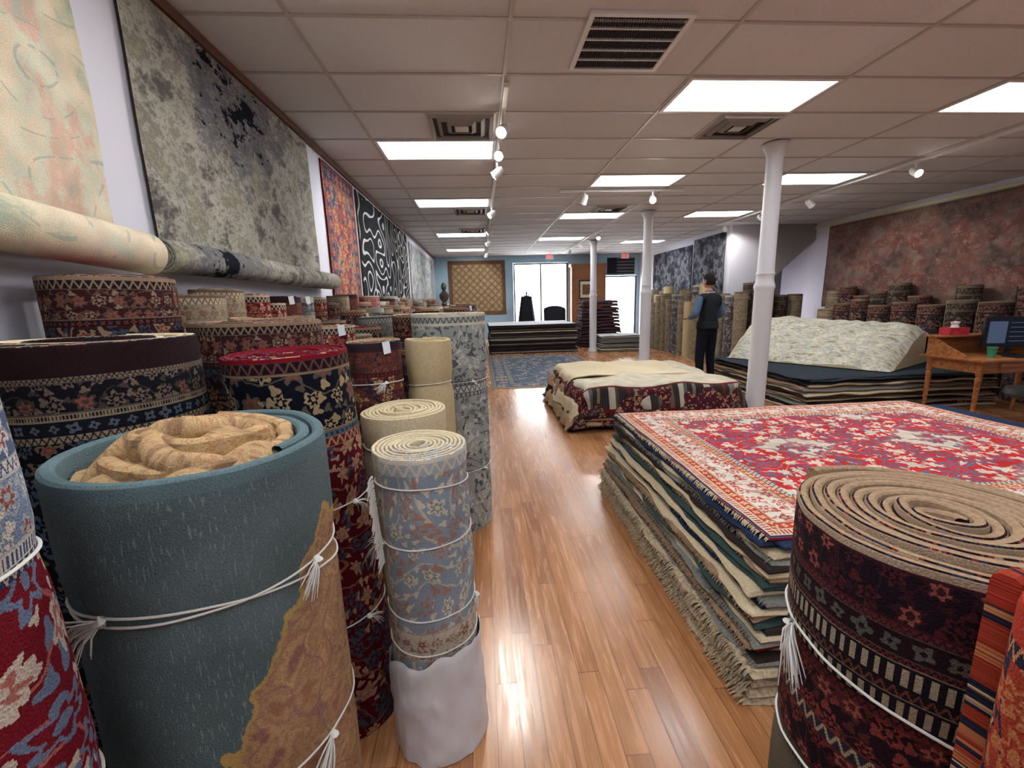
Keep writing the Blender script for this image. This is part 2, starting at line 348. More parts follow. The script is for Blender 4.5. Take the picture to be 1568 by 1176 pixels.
def mat_gold():
    s=NB('wall_rug_gold_trellis',.95,.05); x,y=s.uv()
    a=s.m('ABSOLUTE',s.m('SUBTRACT',s.m('FRACT',s.m('MULTIPLY',s.m('ADD',x,y),4.0)),.5)); b=s.m('ABSOLUTE',s.m('SUBTRACT',s.m('FRACT',s.m('MULTIPLY',s.m('SUBTRACT',x,y),4.0)),.5))
    c=s.mix(s.m('LESS_THAN',s.m('MINIMUM',a,b),.07),lin((150,128,98)),lin((114,88,66)))
    c=s.mix(s.m('GREATER_THAN',s.m('MINIMUM',a,b),.36),c,lin((170,150,120)))
    e=s.m('MINIMUM',s.m('SUBTRACT',.98,s.m('ABSOLUTE',x)),s.m('SUBTRACT',.92,s.m('ABSOLUTE',y)))
    c=s.mix(s.m('LESS_THAN',e,.12),c,lin((106,82,64)))
    return s.finish(c,x,y,.15)
WG=mat_gold()
RED=rug('rug_red_medallion',(200,52,52),[(222,212,196),(104,106,132),(216,200,180)],vine=(214,176,156),cell=.1,fl=.52,flat=(1.17,.88),
   bands=[(0,.012,(52,56,82),(52,56,82),'plain'),(.012,.05,(214,202,180),(186,76,62),'bar'),(.05,.09,(188,74,54),(220,196,152),'dots'),(.09,.25,(222,214,198),(190,84,76),'floral'),(.25,.285,(186,92,62),(224,200,160),'dots'),(.285,.31,(214,202,182),(66,66,98),'zig')],med=(.8,.62,(216,202,182),(170,120,118)))
FLR=rug('rug_navy_floor',(70,76,88),[(154,150,142),(92,106,122),(130,116,102)],vine=(140,140,136),cell=.2,fl=.5,vs=3.0,flat=(1.17,2.1),knot=.006,
   bands=[(0,.06,(142,138,130),(64,70,86),'bar'),(.06,.34,(82,88,100),(158,154,144),'flower'),(.34,.4,(142,138,130),(64,70,86),'zig')])
def mat_stripe():
    s=NB('rug_striped_panels',.95,.08); x,y=s.uv()
    u=s.m('FRACT',s.m('MULTIPLY',s.m('ADD',x,3.0),.92))
    D=(44,44,46); Wt=(184,176,160)
    seq=[D,(120,112,100),D,Wt,(70,66,62),D,(104,40,40),D,(120,116,106),Wt,Wt,D,(92,84,74),D,(104,90,72),(48,44,46),Wt,(84,90,92)]
    w=[.0,.05,.08,.17,.24,.27,.36,.39,.43,.5,.56,.6,.68,.72,.8,.84,.9,.96]
    c=s.ramp(u,list(zip(w,seq)),True)
    f=s.m('FRACT',s.m('MULTIPLY',x,40.0)); c=s.mix(s.m('MULTIPLY',s.m('LESS_THAN',f,.3),.25),c,lin((120,104,84)))
    c=s.mix(s.m('GREATER_THAN',y,-.87),c,lin((194,184,162)))
    c=s.mix(s.band(y,-.885,-.86),c,lin((104,38,38))); c=s.mix(s.m('LESS_THAN',y,-1.12),c,lin((104,34,36)))
    return s.finish(c,x,y,.15)
STR=mat_stripe()
STR2=rug('rug_burgundy_border',(90,30,34),[(176,158,128),(40,40,56),(140,76,60)],vine=None,cell=.06,flat=(1.18,1.31),bands=[(0,.02,(180,160,126),(180,160,126),'plain'),(.02,.09,(92,28,32),(180,152,118),'dots'),(.09,.11,(186,168,134),(44,42,58),'zig')])
def mat_floor():
    s=NB('oak_plank_floor',.2,.6); x,y,z=s.obj()
    pw=.083; u=s.m('DIVIDE',x,pw); row=s.m('FLOOR',u); off=s.m('MULTIPLY',s.wn(row,3.0),3.0)
    ln=s.m('MULTIPLY_ADD',s.wn(row,9.0),.5,.8)
    v=s.m('DIVIDE',s.m('ADD',y,off),ln); bid=s.m('FLOOR',v); r=s.wn(row,bid,4.0)
    base=s.ramp(r,[(0,(150,98,60)),(.2,(172,118,76)),(.6,(188,134,90)),(.85,(178,122,78)),(1,(160,106,64))])
    g=s.nd('ShaderNodeTexNoise',{'Vector':s.xyz(s.m('MULTIPLY',x,26.0),s.m('MULTIPLY',y,1.6),s.m('MULTIPLY',r,40.0)),'Scale':2.2,'Detail':3.0,'Roughness':.6,'Distortion':.8}).outputs[0]
    c=s.val(base,s.maprange(g,.3,.7,.76,1.18))
    kn=s.nd('ShaderNodeTexVoronoi',{'Vector':s.xyz(s.m('MULTIPLY',x,2.2),s.m('MULTIPLY',y,.9),0.0),'Scale':1.6}).outputs[0]
    c=s.mix(s.m('MULTIPLY',s.smooth(kn,.03,.015),.6),c,lin((84,48,26)))
    fu=s.m('FRACT',u); fv=s.m('FRACT',v)
    seam=s.m('MAXIMUM',s.m('SUBTRACT',1.0,s.band(fu,.022,.978)),s.m('LESS_THAN',fv,.004))
    c=s.mix(s.m('MULTIPLY',seam,.65),c,lin((80,46,26)))
    s.color(c); s.bump(s.m('SUBTRACT',s.m('MULTIPLY',g,.25),seam),.2,.002)
    s.set(s.bs.inputs['Roughness'],s.maprange(g,.3,.7,.18,.32))
    return s.mat
def mat_ceil():
    s=NB('ceiling_tile_fibre',.9,.1); x,y,z=s.obj()
    n=s.noise(x,y,90.0,2.0); b=s.wn(s.m('FLOOR',s.m('DIVIDE',s.m('SUBTRACT',x,.23),1.19)),s.m('FLOOR',s.m('DIVIDE',s.m('SUBTRACT',y,3.3),.6)),1.0)
    s.color(s.val(lin((208,208,212)),s.m('MULTIPLY',s.maprange(n,.3,.7,.95,1.04),s.maprange(b,0.0,1.0,.96,1.02)))); s.bump(n,.2,.003)
    return s.mat

# ---------------------------------------------------------------- room shell
def wallbox(name,x0,x1,y0,y1,z0,z1,mat):
    b=MB(); b.box(x0,x1,y0,y1,z0,z1); return b.build(name,[mat],False)
Y0=-3.0
wallbox('floor',XL-.1,7.9,Y0-.1,YB+.15,-.1,0,mat_floor())
wallbox('ceiling',XL-.1,7.9,Y0-.1,YB+.15,CZ,CZ+.1,mat_ceil())
wallbox('wall_left',XL-.12,XL,Y0-.1,YB+.15,0,CZ,wallm)
wallbox('wall_right',7.72,7.84,Y0-.1,10.9,0,CZ,wallm)
wallbox('wall_right_far',5.75,5.87,9.8,YB,0,CZ,wallm)
wallbox('wall_jog',5.87,6.7,9.8,9.92,0,CZ,wallm)
wallbox('wall_stair_back',6.7,7.72,10.78,10.9,0,CZ,plain('stairwell_grey',(110,106,104),.8,.1,.0,bs=0))
wallbox('wall_rear',XL,7.72,Y0-.1,Y0,0,CZ,wallm)
b=MB()
pts=[(6.7,1.75),(7.72,2.65),(7.72,CZ),(6.7,CZ)]
for yy in (9.75,10.7):
    for (x,z) in pts: b.v.append((x,yy,z))
b.quad([0,1,2,3],0); b.quad([7,6,5,4],0)
for k in range(4): b.quad([k,4+k,4+(k+1)%4,(k+1)%4],0)
b.build('stair_soffit',[plain('soffit_paint',(150,146,144),.8,.1,.0,bs=0)],False)
yb0,yb1=YB,YB+.12
for i,(a0,a1,c0,c1) in enumerate([(XL,1.2,0,CZ),(1.2,3.15,2.75,CZ),(1.2,3.15,0,.3),(3.15,4.45,0,CZ),(4.45,5.65,2.25,CZ),(5.65,5.75,0,CZ)]):
    wallbox('wall_back' if i==0 else 'wall_back_%d'%i,a0,a1,yb0,yb1,c0,c1,wall2)
glass=NB('window_glass',.0,.5); glass.bs.inputs['Transmission Weight'].default_value=1.0; glass.color((1,1,1,1)); glass.bs.inputs['IOR'].default_value=1.01; glass=glass.mat
def window(name,x0,x1,z0,z1,y,cols,rows,door=False):
    b=MB(); w=.05
    b.box(x0,x1,y,y+.08,z0,z0+w*(3 if door else 1)); b.box(x0,x1,y,y+.08,z1-w,z1)
    for i in range(cols+1):
        xx=x0+(x1-x0-w)*i/cols; b.box(xx,xx+w,y+.002,y+.078,z0,z1)
    for j in range(1,rows):
        zz=z0+(z1-z0)*j/rows; b.box(x0,x1,y+.004,y+.076,zz,zz+w)
    b.box(x0+.01,x1-.01,y+.04,y+.046,z0+.02,z1-.02,1)
    if door: b.tube([(x0+.14,y-.03,1.0),(x0+.14,y-.03,1.35)],.012,2); 
    return b.build(name,[darkgrey,glass,black],False)
window('window_1',1.21,3.14,.31,2.74,YB+.01,2,1)
window('door_1',4.46,5.64,0.0,2.24,YB+.01,1,1,True)
wallbox('pavement_outside',-6,14,YB+.3,YB+14,-.2,-.1,plain('concrete_pavement',(200,198,194),.8,.2,.05))
wallbox('baseboard_left',XL,XL+.015,Y0,YB,0,.12,trimm)
wallbox('baseboard_right',7.705,7.72,Y0,9.75,0,.12,trimm)
wallbox('baseboard_back',XL+.02,1.2,YB-.015,YB,0,.12,trimm)
wallbox('trim_1',XL,XL+.03,.0,YB,2.93,2.985,wood_trim)
wallbox('trim_2',7.68,7.72,.0,9.75,2.88,2.93,plain('gold_trim',(206,196,160),.5,.3,.0,bs=0))
XG=[-.96,.23,1.55,2.74,4.02,5.21,6.4]
b=MB(); zt=CZ-.004
for x in XG+[7.59]: b.box(x-.012,x+.012,Y0,YB,zt-.004,CZ+.0)
y=3.3-.6*10
while y<YB:
    b.box(XL,7.72,y-.012,y+.012,zt-.003,CZ+.0); y+=.6
b.build('ceiling_grid',[plain('grid_white_metal',(176,170,168),.5,.4,.0,bs=0)],False)

def mat_lens():
    s=NB('troffer_lens',.4,.3); x,y,z=s.obj()
    f=s.m('FRACT',s.m('MULTIPLY',x,28.0)); g=s.m('FRACT',s.m('MULTIPLY',y,28.0))
    k=s.m('MULTIPLY',s.band(f,.12,1.0),s.band(g,.12,1.0))
    s.set(s.bs.inputs['Emission Color'],s.mix(k,lin((226,236,246)),lin((246,250,255))))
    s.set(s.bs.inputs['Emission Strength'],s.maprange(k,0.0,1.0,10.0,15.0)); s.color(lin((230,230,230)))
    return s.mat
lens=mat_lens()
def troffer(x,y):
    b=MB(); x0,x1,y0,y1=x+.014,x+1.176,y+.014,y+.586; z=CZ-.012
    b.box(x0,x1,y0,y0+.03,z,CZ-.001); b.box(x0,x1,y1-.03,y1,z,CZ-.001); b.box(x0,x0+.03,y0+.03,y1-.03,z,CZ-.001); b.box(x1-.03,x1,y0+.03,y1-.03,z,CZ-.001)
    b.box(x0+.03,x1-.03,y0+.03,y1-.03,z+.006,CZ-.002,1)
    b.build('ceiling_troffer_light',[trimm,lens],False)
for (x,y) in [(-.96,4.5),(-.96,6.9),(-.96,10.2),(-.96,13.2),(1.55,3.3),(1.55,5.7),(1.55,8.1),(1.55,11.1),(4.02,3.3),(4.02,5.7),(4.02,8.1),(4.02,12.0),(-.96,-.9),(1.55,.3),(4.02,-.3),(-.96,.9),(1.55,-2.1)]:
    troffer(x,y)
def grille(x,y):
    b=MB(); z=CZ-.018; w=.6
    for (a0,a1,c0,c1) in ((0,w,0,.03),(0,w,w-.03,w),(0,.03,.03,w-.03),(w-.03,w,.03,w-.03)): b.box(x+a0,x+a1,y+c0,y+c1,z,CZ-.001)
    b.box(x+.03,x+w-.03,y+.03,y+w-.03,CZ-.004,CZ-.001,1)
    for k in range(5):
        yy=y+.03+.108*k; 
        if k: b.box(x+.03,x+w-.03,yy-.004,yy+.004,z,CZ-.004)
    for k in range(36):
        xx=x+.035+k*.0147; b.box(xx,xx+.004,y+.03,y+w-.03,z+.006,CZ-.004,2)
    b.build('return_air_grille',[trimm,plain('vent_dark',(34,34,38),.8,.1,.0,bs=0),plain('vent_fin',(70,70,78),.6,.3,.0,bs=0)],False)
grille(.66,2.62)
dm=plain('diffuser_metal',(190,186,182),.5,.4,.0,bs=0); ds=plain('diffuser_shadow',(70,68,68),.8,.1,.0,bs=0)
def diffuser(x,y):
    b=MB(); c=(x+.3,y+.3)
    for k,(r0,r1) in enumerate([(.29,.25),(.21,.17),(.13,.09)]):
        z0=CZ-.002; z1=CZ-.03
        for q in range(4):
            w0=PI/4+q*PI/2; w1=w0+PI/2; s2=math.sqrt(2)
            P=[(c[0]+r0*s2*math.cos(w0),c[1]+r0*s2*math.sin(w0),z0),(c[0]+r0*s2*math.cos(w1),c[1]+r0*s2*math.sin(w1),z0),(c[0]+r1*s2*math.cos(w1),c[1]+r1*s2*math.sin(w1),z1),(c[0]+r1*s2*math.cos(w0),c[1]+r1*s2*math.sin(w0),z1)]
            n=len(b.v); b.v+=P; b.quad([n,n+1,n+2,n+3],0); b.quad([n+3,n+2,n+1,n],0)
    b.box(c[0]-.06,c[0]+.06,c[1]-.06,c[1]+.06,CZ-.026,CZ-.02,0)
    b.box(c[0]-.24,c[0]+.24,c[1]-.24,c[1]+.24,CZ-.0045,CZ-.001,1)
    for e in (-.295,.27): b.box(c[0]-.295,c[0]+.295,c[1]+e,c[1]+e+.025,CZ-.01,CZ-.001); b.box(c[0]+e,c[0]+e+.025,c[1]-.27,c[1]+.27,CZ-.01,CZ-.001)
    b.build('air_diffuser',[dm,ds],False)
for p in [(-.4,3.9),(2.14,3.9),(-.4,7.5),(2.0,7.5),(-.4,9.6)]: diffuser(*p)

lampm=emis('lamp_face_glow',(255,246,232),45)
whitem=plain('white_powder_coat',(226,224,220),.4,.4,.0,bs=0)
def track(x0,y0,x1,y1):
    b=MB(); w=.018
    if abs(x1-x0)<.01: b.box(x0-w,x0+w,y0,y1,CZ-.038,CZ-.005)
    else: b.box(x0,x1,y0-w,y0+w,CZ-.038,CZ-.005)
    b.build('lighting_track',[whitem],False)
track(.25,3.4,.25,14.2); track(1.2,6.45,3.0,6.45); track(5.3,3.6,5.3,9.6); track(2.78,9.9,2.78,14.6)
def head(x,y,d,pw=40):
    d=Vector(d).normalized(); top=Vector((x,y,CZ-.04)); c=top+Vector((0,0,-.1))
    q=d.to_track_quat('Z','Y').to_matrix().to_4x4(); Mt=Matrix.Translation(c)@q
    b=MB(); b.tube([top,top+Vector((0,0,-.07))],.012,0,8)
    b.lathe([(0,-.075),(.03,-.07),(.045,-.03),(.048,.05),(.052,.055),(.052,.06),(.044,.06),(.042,.048)],0,0,0,16,Mt)
    b.lathe([(.042,.046),(.03,.062),(0,.068)],0,0,1,16,Mt)
    b.build('track_spotlight',[whitem,lampm])
    l=bpy.data.lights.new('spot_lamp','SPOT'); l.energy=pw*1.5; l.spot_size=math.radians(85); l.spot_blend=.6; l.shadow_soft_size=.04; l.color=(1,.95,.88)
    o=bpy.data.objects.new('spot_lamp',l); scene.collection.objects.link(o); o.location=c+d*.09
    o.rotation_euler=(-d).to_track_quat('Z','Y').to_euler()
for (x,y,d,p) in [(.25,3.9,(-.4,-.8,-.6),50),(.25,4.5,(-.3,-.8,-.5),50),(.25,5.1,(-.8,.1,-.6),50),(.25,7.4,(-.8,-.4,-.6),50),(.25,9.2,(-.9,0,-.6),40),(.25,11.0,(-.9,0,-.6),40),(.25,12.6,(-.7,.5,-.6),40),(.25,13.8,(-.3,.9,-.6),40),
      (1.55,6.45,(-.2,.5,-.8),40),(2.55,6.45,(-.2,-.8,-.5),60),(5.3,5.2,(-.1,-.8,-.5),60),(5.3,6.9,(.8,.1,-.6),40),(5.3,8.1,(.8,-.3,-.6),30),(5.3,9.3,(.5,.6,-.6),40),
      (2.78,10.2,(-.1,-.6,-.6),30),(2.78,12.0,(.8,.1,-.6),30),(2.78,13.4,(-.3,.5,-.8),30)]:
    head(x,y,d,p)

colm=plain('column_paint',(208,206,208),.45,.4,.0,bs=0)
def column(x,y):
    b=MB(); P=[(.13,0),(.13,.06),(.115,.08),(.105,.1)]
    P+=[(.098,.12),(.096,1.5),(.1,1.52),(.108,1.54),(.1,1.57),(.09,1.6),(.086,1.66),(.094,1.68),(.084,1.71),(.08,2.85),(.085,2.87),(.1,2.92),(.12,2.96),(.12,2.985)]
    b.lathe(P,x,y,0,28); b.build('white_column',[colm])
for y in (4.62,8.05,11.9): column(3.12,y)

# ---------------------------------------------------------------- wall rugs
def wallrug(name,side,x,a0,a1,z0,z1,mat,edge=E_dark,wave=.012,seed=0,th=.012):
    b=MB(); ni,nj=36,20; ca=(a0+a1)/2; cz=(z0+z1)/2
    def P(i,j,o):
        a=a0+(a1-a0)*i/(ni-1); z=z0+(z1-z0)*j/(nj-1)
        a+=.012*nz(a*1.5,z*2,seed); w=wave*(.5+.5*nz(a*3,z*1.2,seed+5))*(1-(j/(nj-1))**3)+.006+o
        if side=='L': p=(x+w,a,z)
        elif side=='R': p=(x-w,a,z)
        else: p=(a,x-w,z)
        return p,(a-ca,z-cz)
    b.grid(lambda i,j:P(i,j,th),ni,nj,0,flip=side=='R')
    per=[(i,0) for i in range(ni)]+[(ni-1,j) for j in range(1,nj)]+[(i,nj-1) for i in range(ni-2,-1,-1)]+[(0,j) for j in range(nj-2,0,-1)]
    b.grid(lambda i,j:P(per[i][0],per[i][1],th if j==0 else 0),len(per),2,1,ci=True)
    return b.build(name,[mat,edge])
wallrug('wall_hung_rug','L',XL,.1,2.0,1.7,2.95,W1,E_cream,seed=1)
wallrug('wall_hung_rug','L',XL,2.25,4.35,1.68,2.92,W2,E_dark,seed=2)
wallrug('wall_hung_rug','L',XL,4.7,5.78,1.0,2.9,W3,E_red,seed=3)
wallrug('wall_hung_rug','L',XL,5.9,9.7,1.0,2.9,W4,E_dark,seed=4)
wallrug('wall_hung_rug','L',XL,10.0,14.6,1.0,2.8,W5,E_grey,seed=5)
wallrug('wall_hung_rug','B',YB,-1.06,.92,1.0,2.86,WG,E_dark,seed=6)
wallrug('wall_hung_rug','R',7.68,4.2,9.3,1.15,2.86,W6,E_tan,seed=7)
wallrug('wall_hung_rug','R',5.74,10.0,11.5,1.3,2.9,W7,E_dark,seed=8)
wallrug('wall_hung_rug','R',5.74,11.6,14.2,1.3,2.8,W7,E_dark,seed=9)

# ---------------------------------------------------------------- rolled rugs
def tie(b,fc,z,mi,ka,tilt=.02,tass=.09,rs=.0024,seed=0):
    n=64; path=[]
    for k in range(n+1):
        t=2*PI*k/n; zz=z+tilt*math.cos(t-ka)
        p,c=fc(t,zz); path.append(p+(p-c).normalized()*.003)
    b.tube(path,rs,mi,6,False)
    p,c=fc(ka,z+tilt); o=(p-c).normalized(); q=p+o*.008
    if tass<=0: return
    b.tube([q+Vector((0,0,.009)),q+o*.006,q-Vector((0,0,.009))],[.005,.01,.005],mi,8)
    rr=random.Random(seed)
    side=Vector((-o.y,o.x,0)); sg=rr.choice((-1,1))
    for k in range(34):
        d=(o*rr.uniform(.1,.35)+side*(sg*.9+rr.uniform(-.7,.5))+Vector((0,0,rr.uniform(-1.1,.1)))).normalized()
        L=tass*rr.uniform(.5,1.15)
        b.tube([q,q+d*L*.5+o*.006,q+d*L-Vector((0,0,L*.35))],[.0018,.0014,.0006],mi,4,False)
def fringe(b,p0,p1,out,n,L,mi,seed,drop=.6,z=None):
    rr=random.Random(seed); p0=Vector(p0);p1=Vector(p1);out=Vector(out)
    for k in range(n):
        p=p0.lerp(p1,(k+rr.random())/n); l=L*rr.uniform(.6,1.2)
        side=(p1-p0).normalized()*rr.uniform(-.3,.3)
        d=(out+side)
        q1=p+d*l*.5-Vector((0,0,l*drop*.3)); q2=p+d*l*.8-Vector((0,0,l*drop)); 
        q1.z=max(q1.z,.004); q2.z=max(q2.z,.004)
        b.tube([p,q1,q2],[.0035,.003,.0015],mi,4,False)
def roll(name,x,y,r,h,mp,me,lean=(0,0),th=.014,turns=None,seg=40,wob=.03,ties=(),z0=0.0,tops=.01,seed=None,hole=.018,lev=12,wrap=0,dome=0.0,ang0=None,gap=1.07,mb_only=False,pinch=.03,tag=None,lob=0):
    seed=R.random()*50 if seed is None else seed
    b=MB(); pitch=th*gap
    if turns is None: turns=max(1.2,(r-hole-th)/pitch)
    if ang0 is None: ang0=PI*.6-2*PI*turns
    r0=r-turns*pitch
    N=int(turns*seg)
    tz=[t[0] for t in ties]
    def prof(z):
        f=1.0+.012*nz(z*3,seed,1.0)
        for t in tz: f-=pinch*math.exp(-((z-t)/.035)**2)
        return f
    def ctr(z): 
        k=(z-z0)/h
        return Vector((x+lean[0]*k,y+lean[1]*k,0))
    def W(th_): return 1+wob*nz(math.cos(th_)*1.3,math.sin(th_)*1.3,seed)+wob*.5*nz(math.cos(th_)*3,math.sin(th_)*3,seed+9)
    ZT=z0+h
    zl=[z0+h*k/(lev-1) for k in range(lev-1)]+[ZT-th*.5,ZT-th*.15,ZT]
    ext=[]
    for t in tz: ext+=[t-.05,t-.02,t,t+.02,t+.05]
    zl=sorted(set([z for z in zl+ext if z0<=z<=z0+h]))
    nzl=len(zl)
    def P(i,j,inn):
        t=ang0+2*PI*turns*i/N; z=zl[j]; rr=(r0+pitch*turns*i/N)*W(t)*prof(z)
        if lob: rr+=lob*math.sin(5*t+3*i/N)*(1-.6*i/N)
        tt=th*(.98 if z<ZT-th*.3 else (.84 if z<ZT-th*.1 else .42))
        o=(th-tt)/2
        rr=rr-o if not inn else rr-th+o
        top=tops*nz(i/N*turns*1.7,seed,3)+dome*(1-(i/N))*1.0
        zz=z+(top if z>z0+h-.05 else 0)
        c=ctr(z)
        return (c.x+rr*math.cos(t),c.y+rr*math.sin(t),zz),(t*r,z0+h-z)
    b.grid(lambda i,j:P(i,j,False),N+1,nzl,0)
    b.grid(lambda i,j:P(i,j,True),N+1,nzl,1,flip=True)
    b.grid(lambda i,j:P(i,nzl-1,j==1),N+1,2,1)
    b.grid(lambda i,j:P(N,j,i==1),2,nzl,1)
    def fc(t,z):
        c=ctr(z); lag=(ang0+2*PI*turns-t)%(2*PI)
        rr=(r-pitch*lag/(2*PI))*W(t)*prof(z); return Vector((c.x+rr*math.cos(t),c.y+rr*math.sin(t),z)),Vector((c.x,c.y,z))
    for tt in ties:
        tie(b,fc,tt[0],2,tt[1],tt[2] if len(tt)>2 else .02,tt[3] if len(tt)>3 else .08,seed=int(seed*100))
    if tag is not None:
        p,c=fc(tag,z0+h-.005); o=(p-c).normalized(); sd=Vector((-o.y,o.x,0))*.018; q=p+o*.006
        n=len(b.v); b.v+=[tuple(q-sd+Vector((0,0,.005))),tuple(q+sd+Vector((0,0,.009))),tuple(q+sd+o*.01-Vector((0,0,.045))),tuple(q-sd+o*.012-Vector((0,0,.05)))]
        b.quad([n,n+1,n+2,n+3],3)
    if wrap:
        def Wp(i,j):
            t=2*PI*i/96; z=wrap*j/24; c=ctr(z)
            rr=r*W(t)*1.0+.007*nz(math.cos(t)*3,math.sin(t)*3+z*3,z*12)+.007*abs(nz(math.cos(t)*6+z*9,math.sin(t)*6,z*20))+.003+.006*(1-j/24)
            if j==24: rr-=.004
            return (c.x+rr*math.cos(t),c.y+rr*math.sin(t),z+.002+ ((.03*nz(math.cos(t)*2,math.sin(t)*2,2)+.04*math.cos(t+.6)) if j>=22 else 0)),(t,z)
        b.grid(Wp,96,25,3,ci=True)
    if mb_only: return b
    return b.build(name,[mp,me,string,white_plastic])

placed=[]
def put(x,y,r): placed.append((x,y,r))
roll('rolled_rug',-.70,.44,.185,1.39,M['A'],E_cream,lean=(-.03,0),ties=((1.16,-.3,.02,.05),(.8,-.4,.03,.0)),seed=3,seg=64,wob=.02,th=.018); put(-.7,.44,.19)
b1=roll('x',-.60,.90,.25,1.2,M['B'],M['B'],th=.028,turns=1.35,seg=96,wob=.03,ties=((.92,-1.75,.05,.1),(.95,-.25,.0,.06),(.5,-.35,.04,.1)),seed=4.2,tops=.03,lev=20,mb_only=True,pinch=.02)
BE=mat_abstract('rug_back_beige_red',[(.36,(146,112,86)),(.46,(182,150,110)),(.54,(192,164,120)),(.6,(174,126,94)),(.68,(192,166,126))],9.0,3.0,3.0)
def crum(i,j):
    w=2*PI*i/72; q=j/22; rr=.195*q; X=rr*math.cos(w); Y=rr*math.sin(w)
    n=abs(nz(X*7+3,Y*7,2.2))
    z=1.15+.05*(1-q*q)+.07*n
    return (-.60+X,.90+Y,z),(X*1.4,Y*1.4)
b1.grid(crum,72,23,4,ci=True)
b2=roll('x',-.60,.905,.192,.34,None,None,th=.036,turns=2.4,seg=80,wob=.12,seed=9.3,tops=.05,gap=1.5,z0=.87,dome=.025,mb_only=True,lob=.014,hole=.0)
off=len(b1.v); b1.v+=b2.v
for f,mi,u in zip(b2.f,b2.mi,b2.uv):
    b1.f.append(tuple(k+off for k in f)); b1.mi.append(4); b1.uv.append(u)
# soft fat folds bulging over the opening
for (xa,ya,xb_,yb_,zc,rr_,bw) in ((-.74,.80,-.50,.84,1.215,.030,.05),(-.70,.93,-.47,.90,1.225,.032,-.05),(-.66,.84,-.58,1.03,1.22,.028,.03)):
    pa=[];rs=[]
    for k in range(25):
        u=k/24; e=math.sin(PI*u)
        pa.append((xa+(xb_-xa)*u,ya+(yb_-ya)*u+bw*math.sin(2*PI*u),zc-.07*(1-e**.6)+.012*math.sin(7*u))); rs.append(rr_*(.55+.45*e)*(1+.12*math.sin(9*u)))
    b1.tube(pa,rs,4,12)
b1.build('rolled_rug',[M['B'],M['B'],string,white_plastic,BE]); put(-.6,.9,.25)
roll('rolled_rug',-.55,1.42,.19,1.33,M['C'],E_red,lean=(-.07,-.02),ties=((.83,-.5,.02,.05),(.42,-.6,.02,.05)),seed=6,seg=56); put(-.57,1.41,.2)
bE=roll('x',-.195,1.30,.152,1.04,None,None,lean=(-.015,0),th=.012,ties=((.93,-1.9,.02,.0),(.76,-2.5,.0,.09),(.52,-.2,.0,.03),(.40,-.2,.0,.0)),seed=7,wrap=.35,seg=56,tops=.008,mb_only=True)
for k in range(2): fringe(bE,(-.205-.152*.80-.006,1.30-.152*.62-.006,.98),(-.2-.152*.80,1.30-.152*.62,.70),(-.5,-.85,0),40,.03,2,30+k,.9)
bE.build('rolled_rug',[M['E'],E_cream,string,white_plastic]); put(-.21,1.3,.165)
roll('rolled_rug',-.34,1.77,.182,1.04,E_cream,E_cream,th=.014,seed=8,seg=48,tops=.02,ties=((.9,-1.5,.01,.05),)); put(-.34,1.77,.182)
roll('rolled_rug',-.21,2.78,.24,1.40,M['F'],E_cream,seed=12,ties=((.98,-.9,.01,.03),(.4,-.6,.01,.03)),seg=48); put(-.21,2.78,.25)
roll('rolled_rug',-.29,2.30,.14,1.28,canvas,canvas,th=.03,turns=1.6,seed=13,wob=.08,tops=.02,ties=((1.05,-.9,.01,.0),),pinch=.09); put(-.29,2.3,.15)
roll('rolled_rug',-.52,2.10,.135,1.30,generic[4],E_tan,seed=14,ties=((1.1,-1.0,.01,.05),),tag=-.9); put(-.52,2.1,.14)
roll('rolled_rug',-.90,1.82,.24,1.42,generic[5],E_tan,seed=15,wob=.08,tops=.02,th=.02); put(-.9,1.82,.25)
roll('rolled_rug',-1.02,1.2,.235,1.40,M['J'],E_cream,seed=16,seg=56,tops=.02,th=.022); put(-1.02,1.2,.24)
roll('rolled_rug',-1.29,1.64,.19,1.585,generic[5],E_red,seed=17,tops=.01); put(-1.29,1.64,.2)
roll('rolled_rug',-1.31,2.05,.16,1.53,generic[2],E_cream,seed=18); put(-1.31,2.05,.17)
roll('rolled_rug',-1.25,.62,.2,1.48,generic[1],E_tan,seed=19); put(-1.25,.62,.21)
# right foreground
roll('rolled_rug',.76,.61,.225,1.1,M['G'],E_tan,th=.02,seg=72,seed=21,tops=.02,wob=.035,hole=.012,gap=1.02,ties=((.82,2.9,.05,.08),(.60,-2.2,.05,.0)),lev=16); put(.76,.61,.23)
roll('rolled_rug',.585,.285,.11,1.17,M['H'],M['H'],th=.026,turns=2.2,seg=60,seed=23,wob=.08,tops=.03,ties=()); put(.585,.285,.11)
def free(x,y,r): return all(math.hypot(x-a,y-c)>=r+d for a,c,d in placed)
edges=[E_cream,E_tan,E_red,E_dark,E_beige,E_grey]
for (X,hh,ys) in ((-1.37,1.54,2.3),(-1.08,1.38,2.2),(-.78,1.35,2.3),(-.5,1.34,2.6),(-.22,1.38,3.2)):
    y=ys
    while y<13.2:
        r=R.uniform(.105,.15); xx=X+R.uniform(-.03,.03); xx=max(xx,XL+.04+r)
        if free(xx,y,r+.012):
            far=y>5.5
            m=R.choice(generic)
            roll('rolled_rug',xx,y,r,hh+R.uniform(-.05,.045)*(1 if X<-1.3 else 1.5),m,R.choice(edges),th=.016 if far else .013,seg=16 if far else 28,lev=4 if far else 8,ties=() if far else ((1.15,-.9,.01,.04),),tag=R.uniform(-1.6,-.3) if R.random()<.25 else None)
            put(xx,y,r+.008); y+=2*r
        else: y+=.04
def rowroll(x,y,r,h,mats):
    if free(x,y,r+.01):
        roll('rolled_rug',x,y,r,h,R.choice(mats),R.choice([E_tan,E_beige,E_dark,E_dark]),th=.018,seg=20,lev=5); put(x,y,r+.005); return True
dark=[generic[k] for k in (5,8,8,5,9,2,5)]
y=3.6
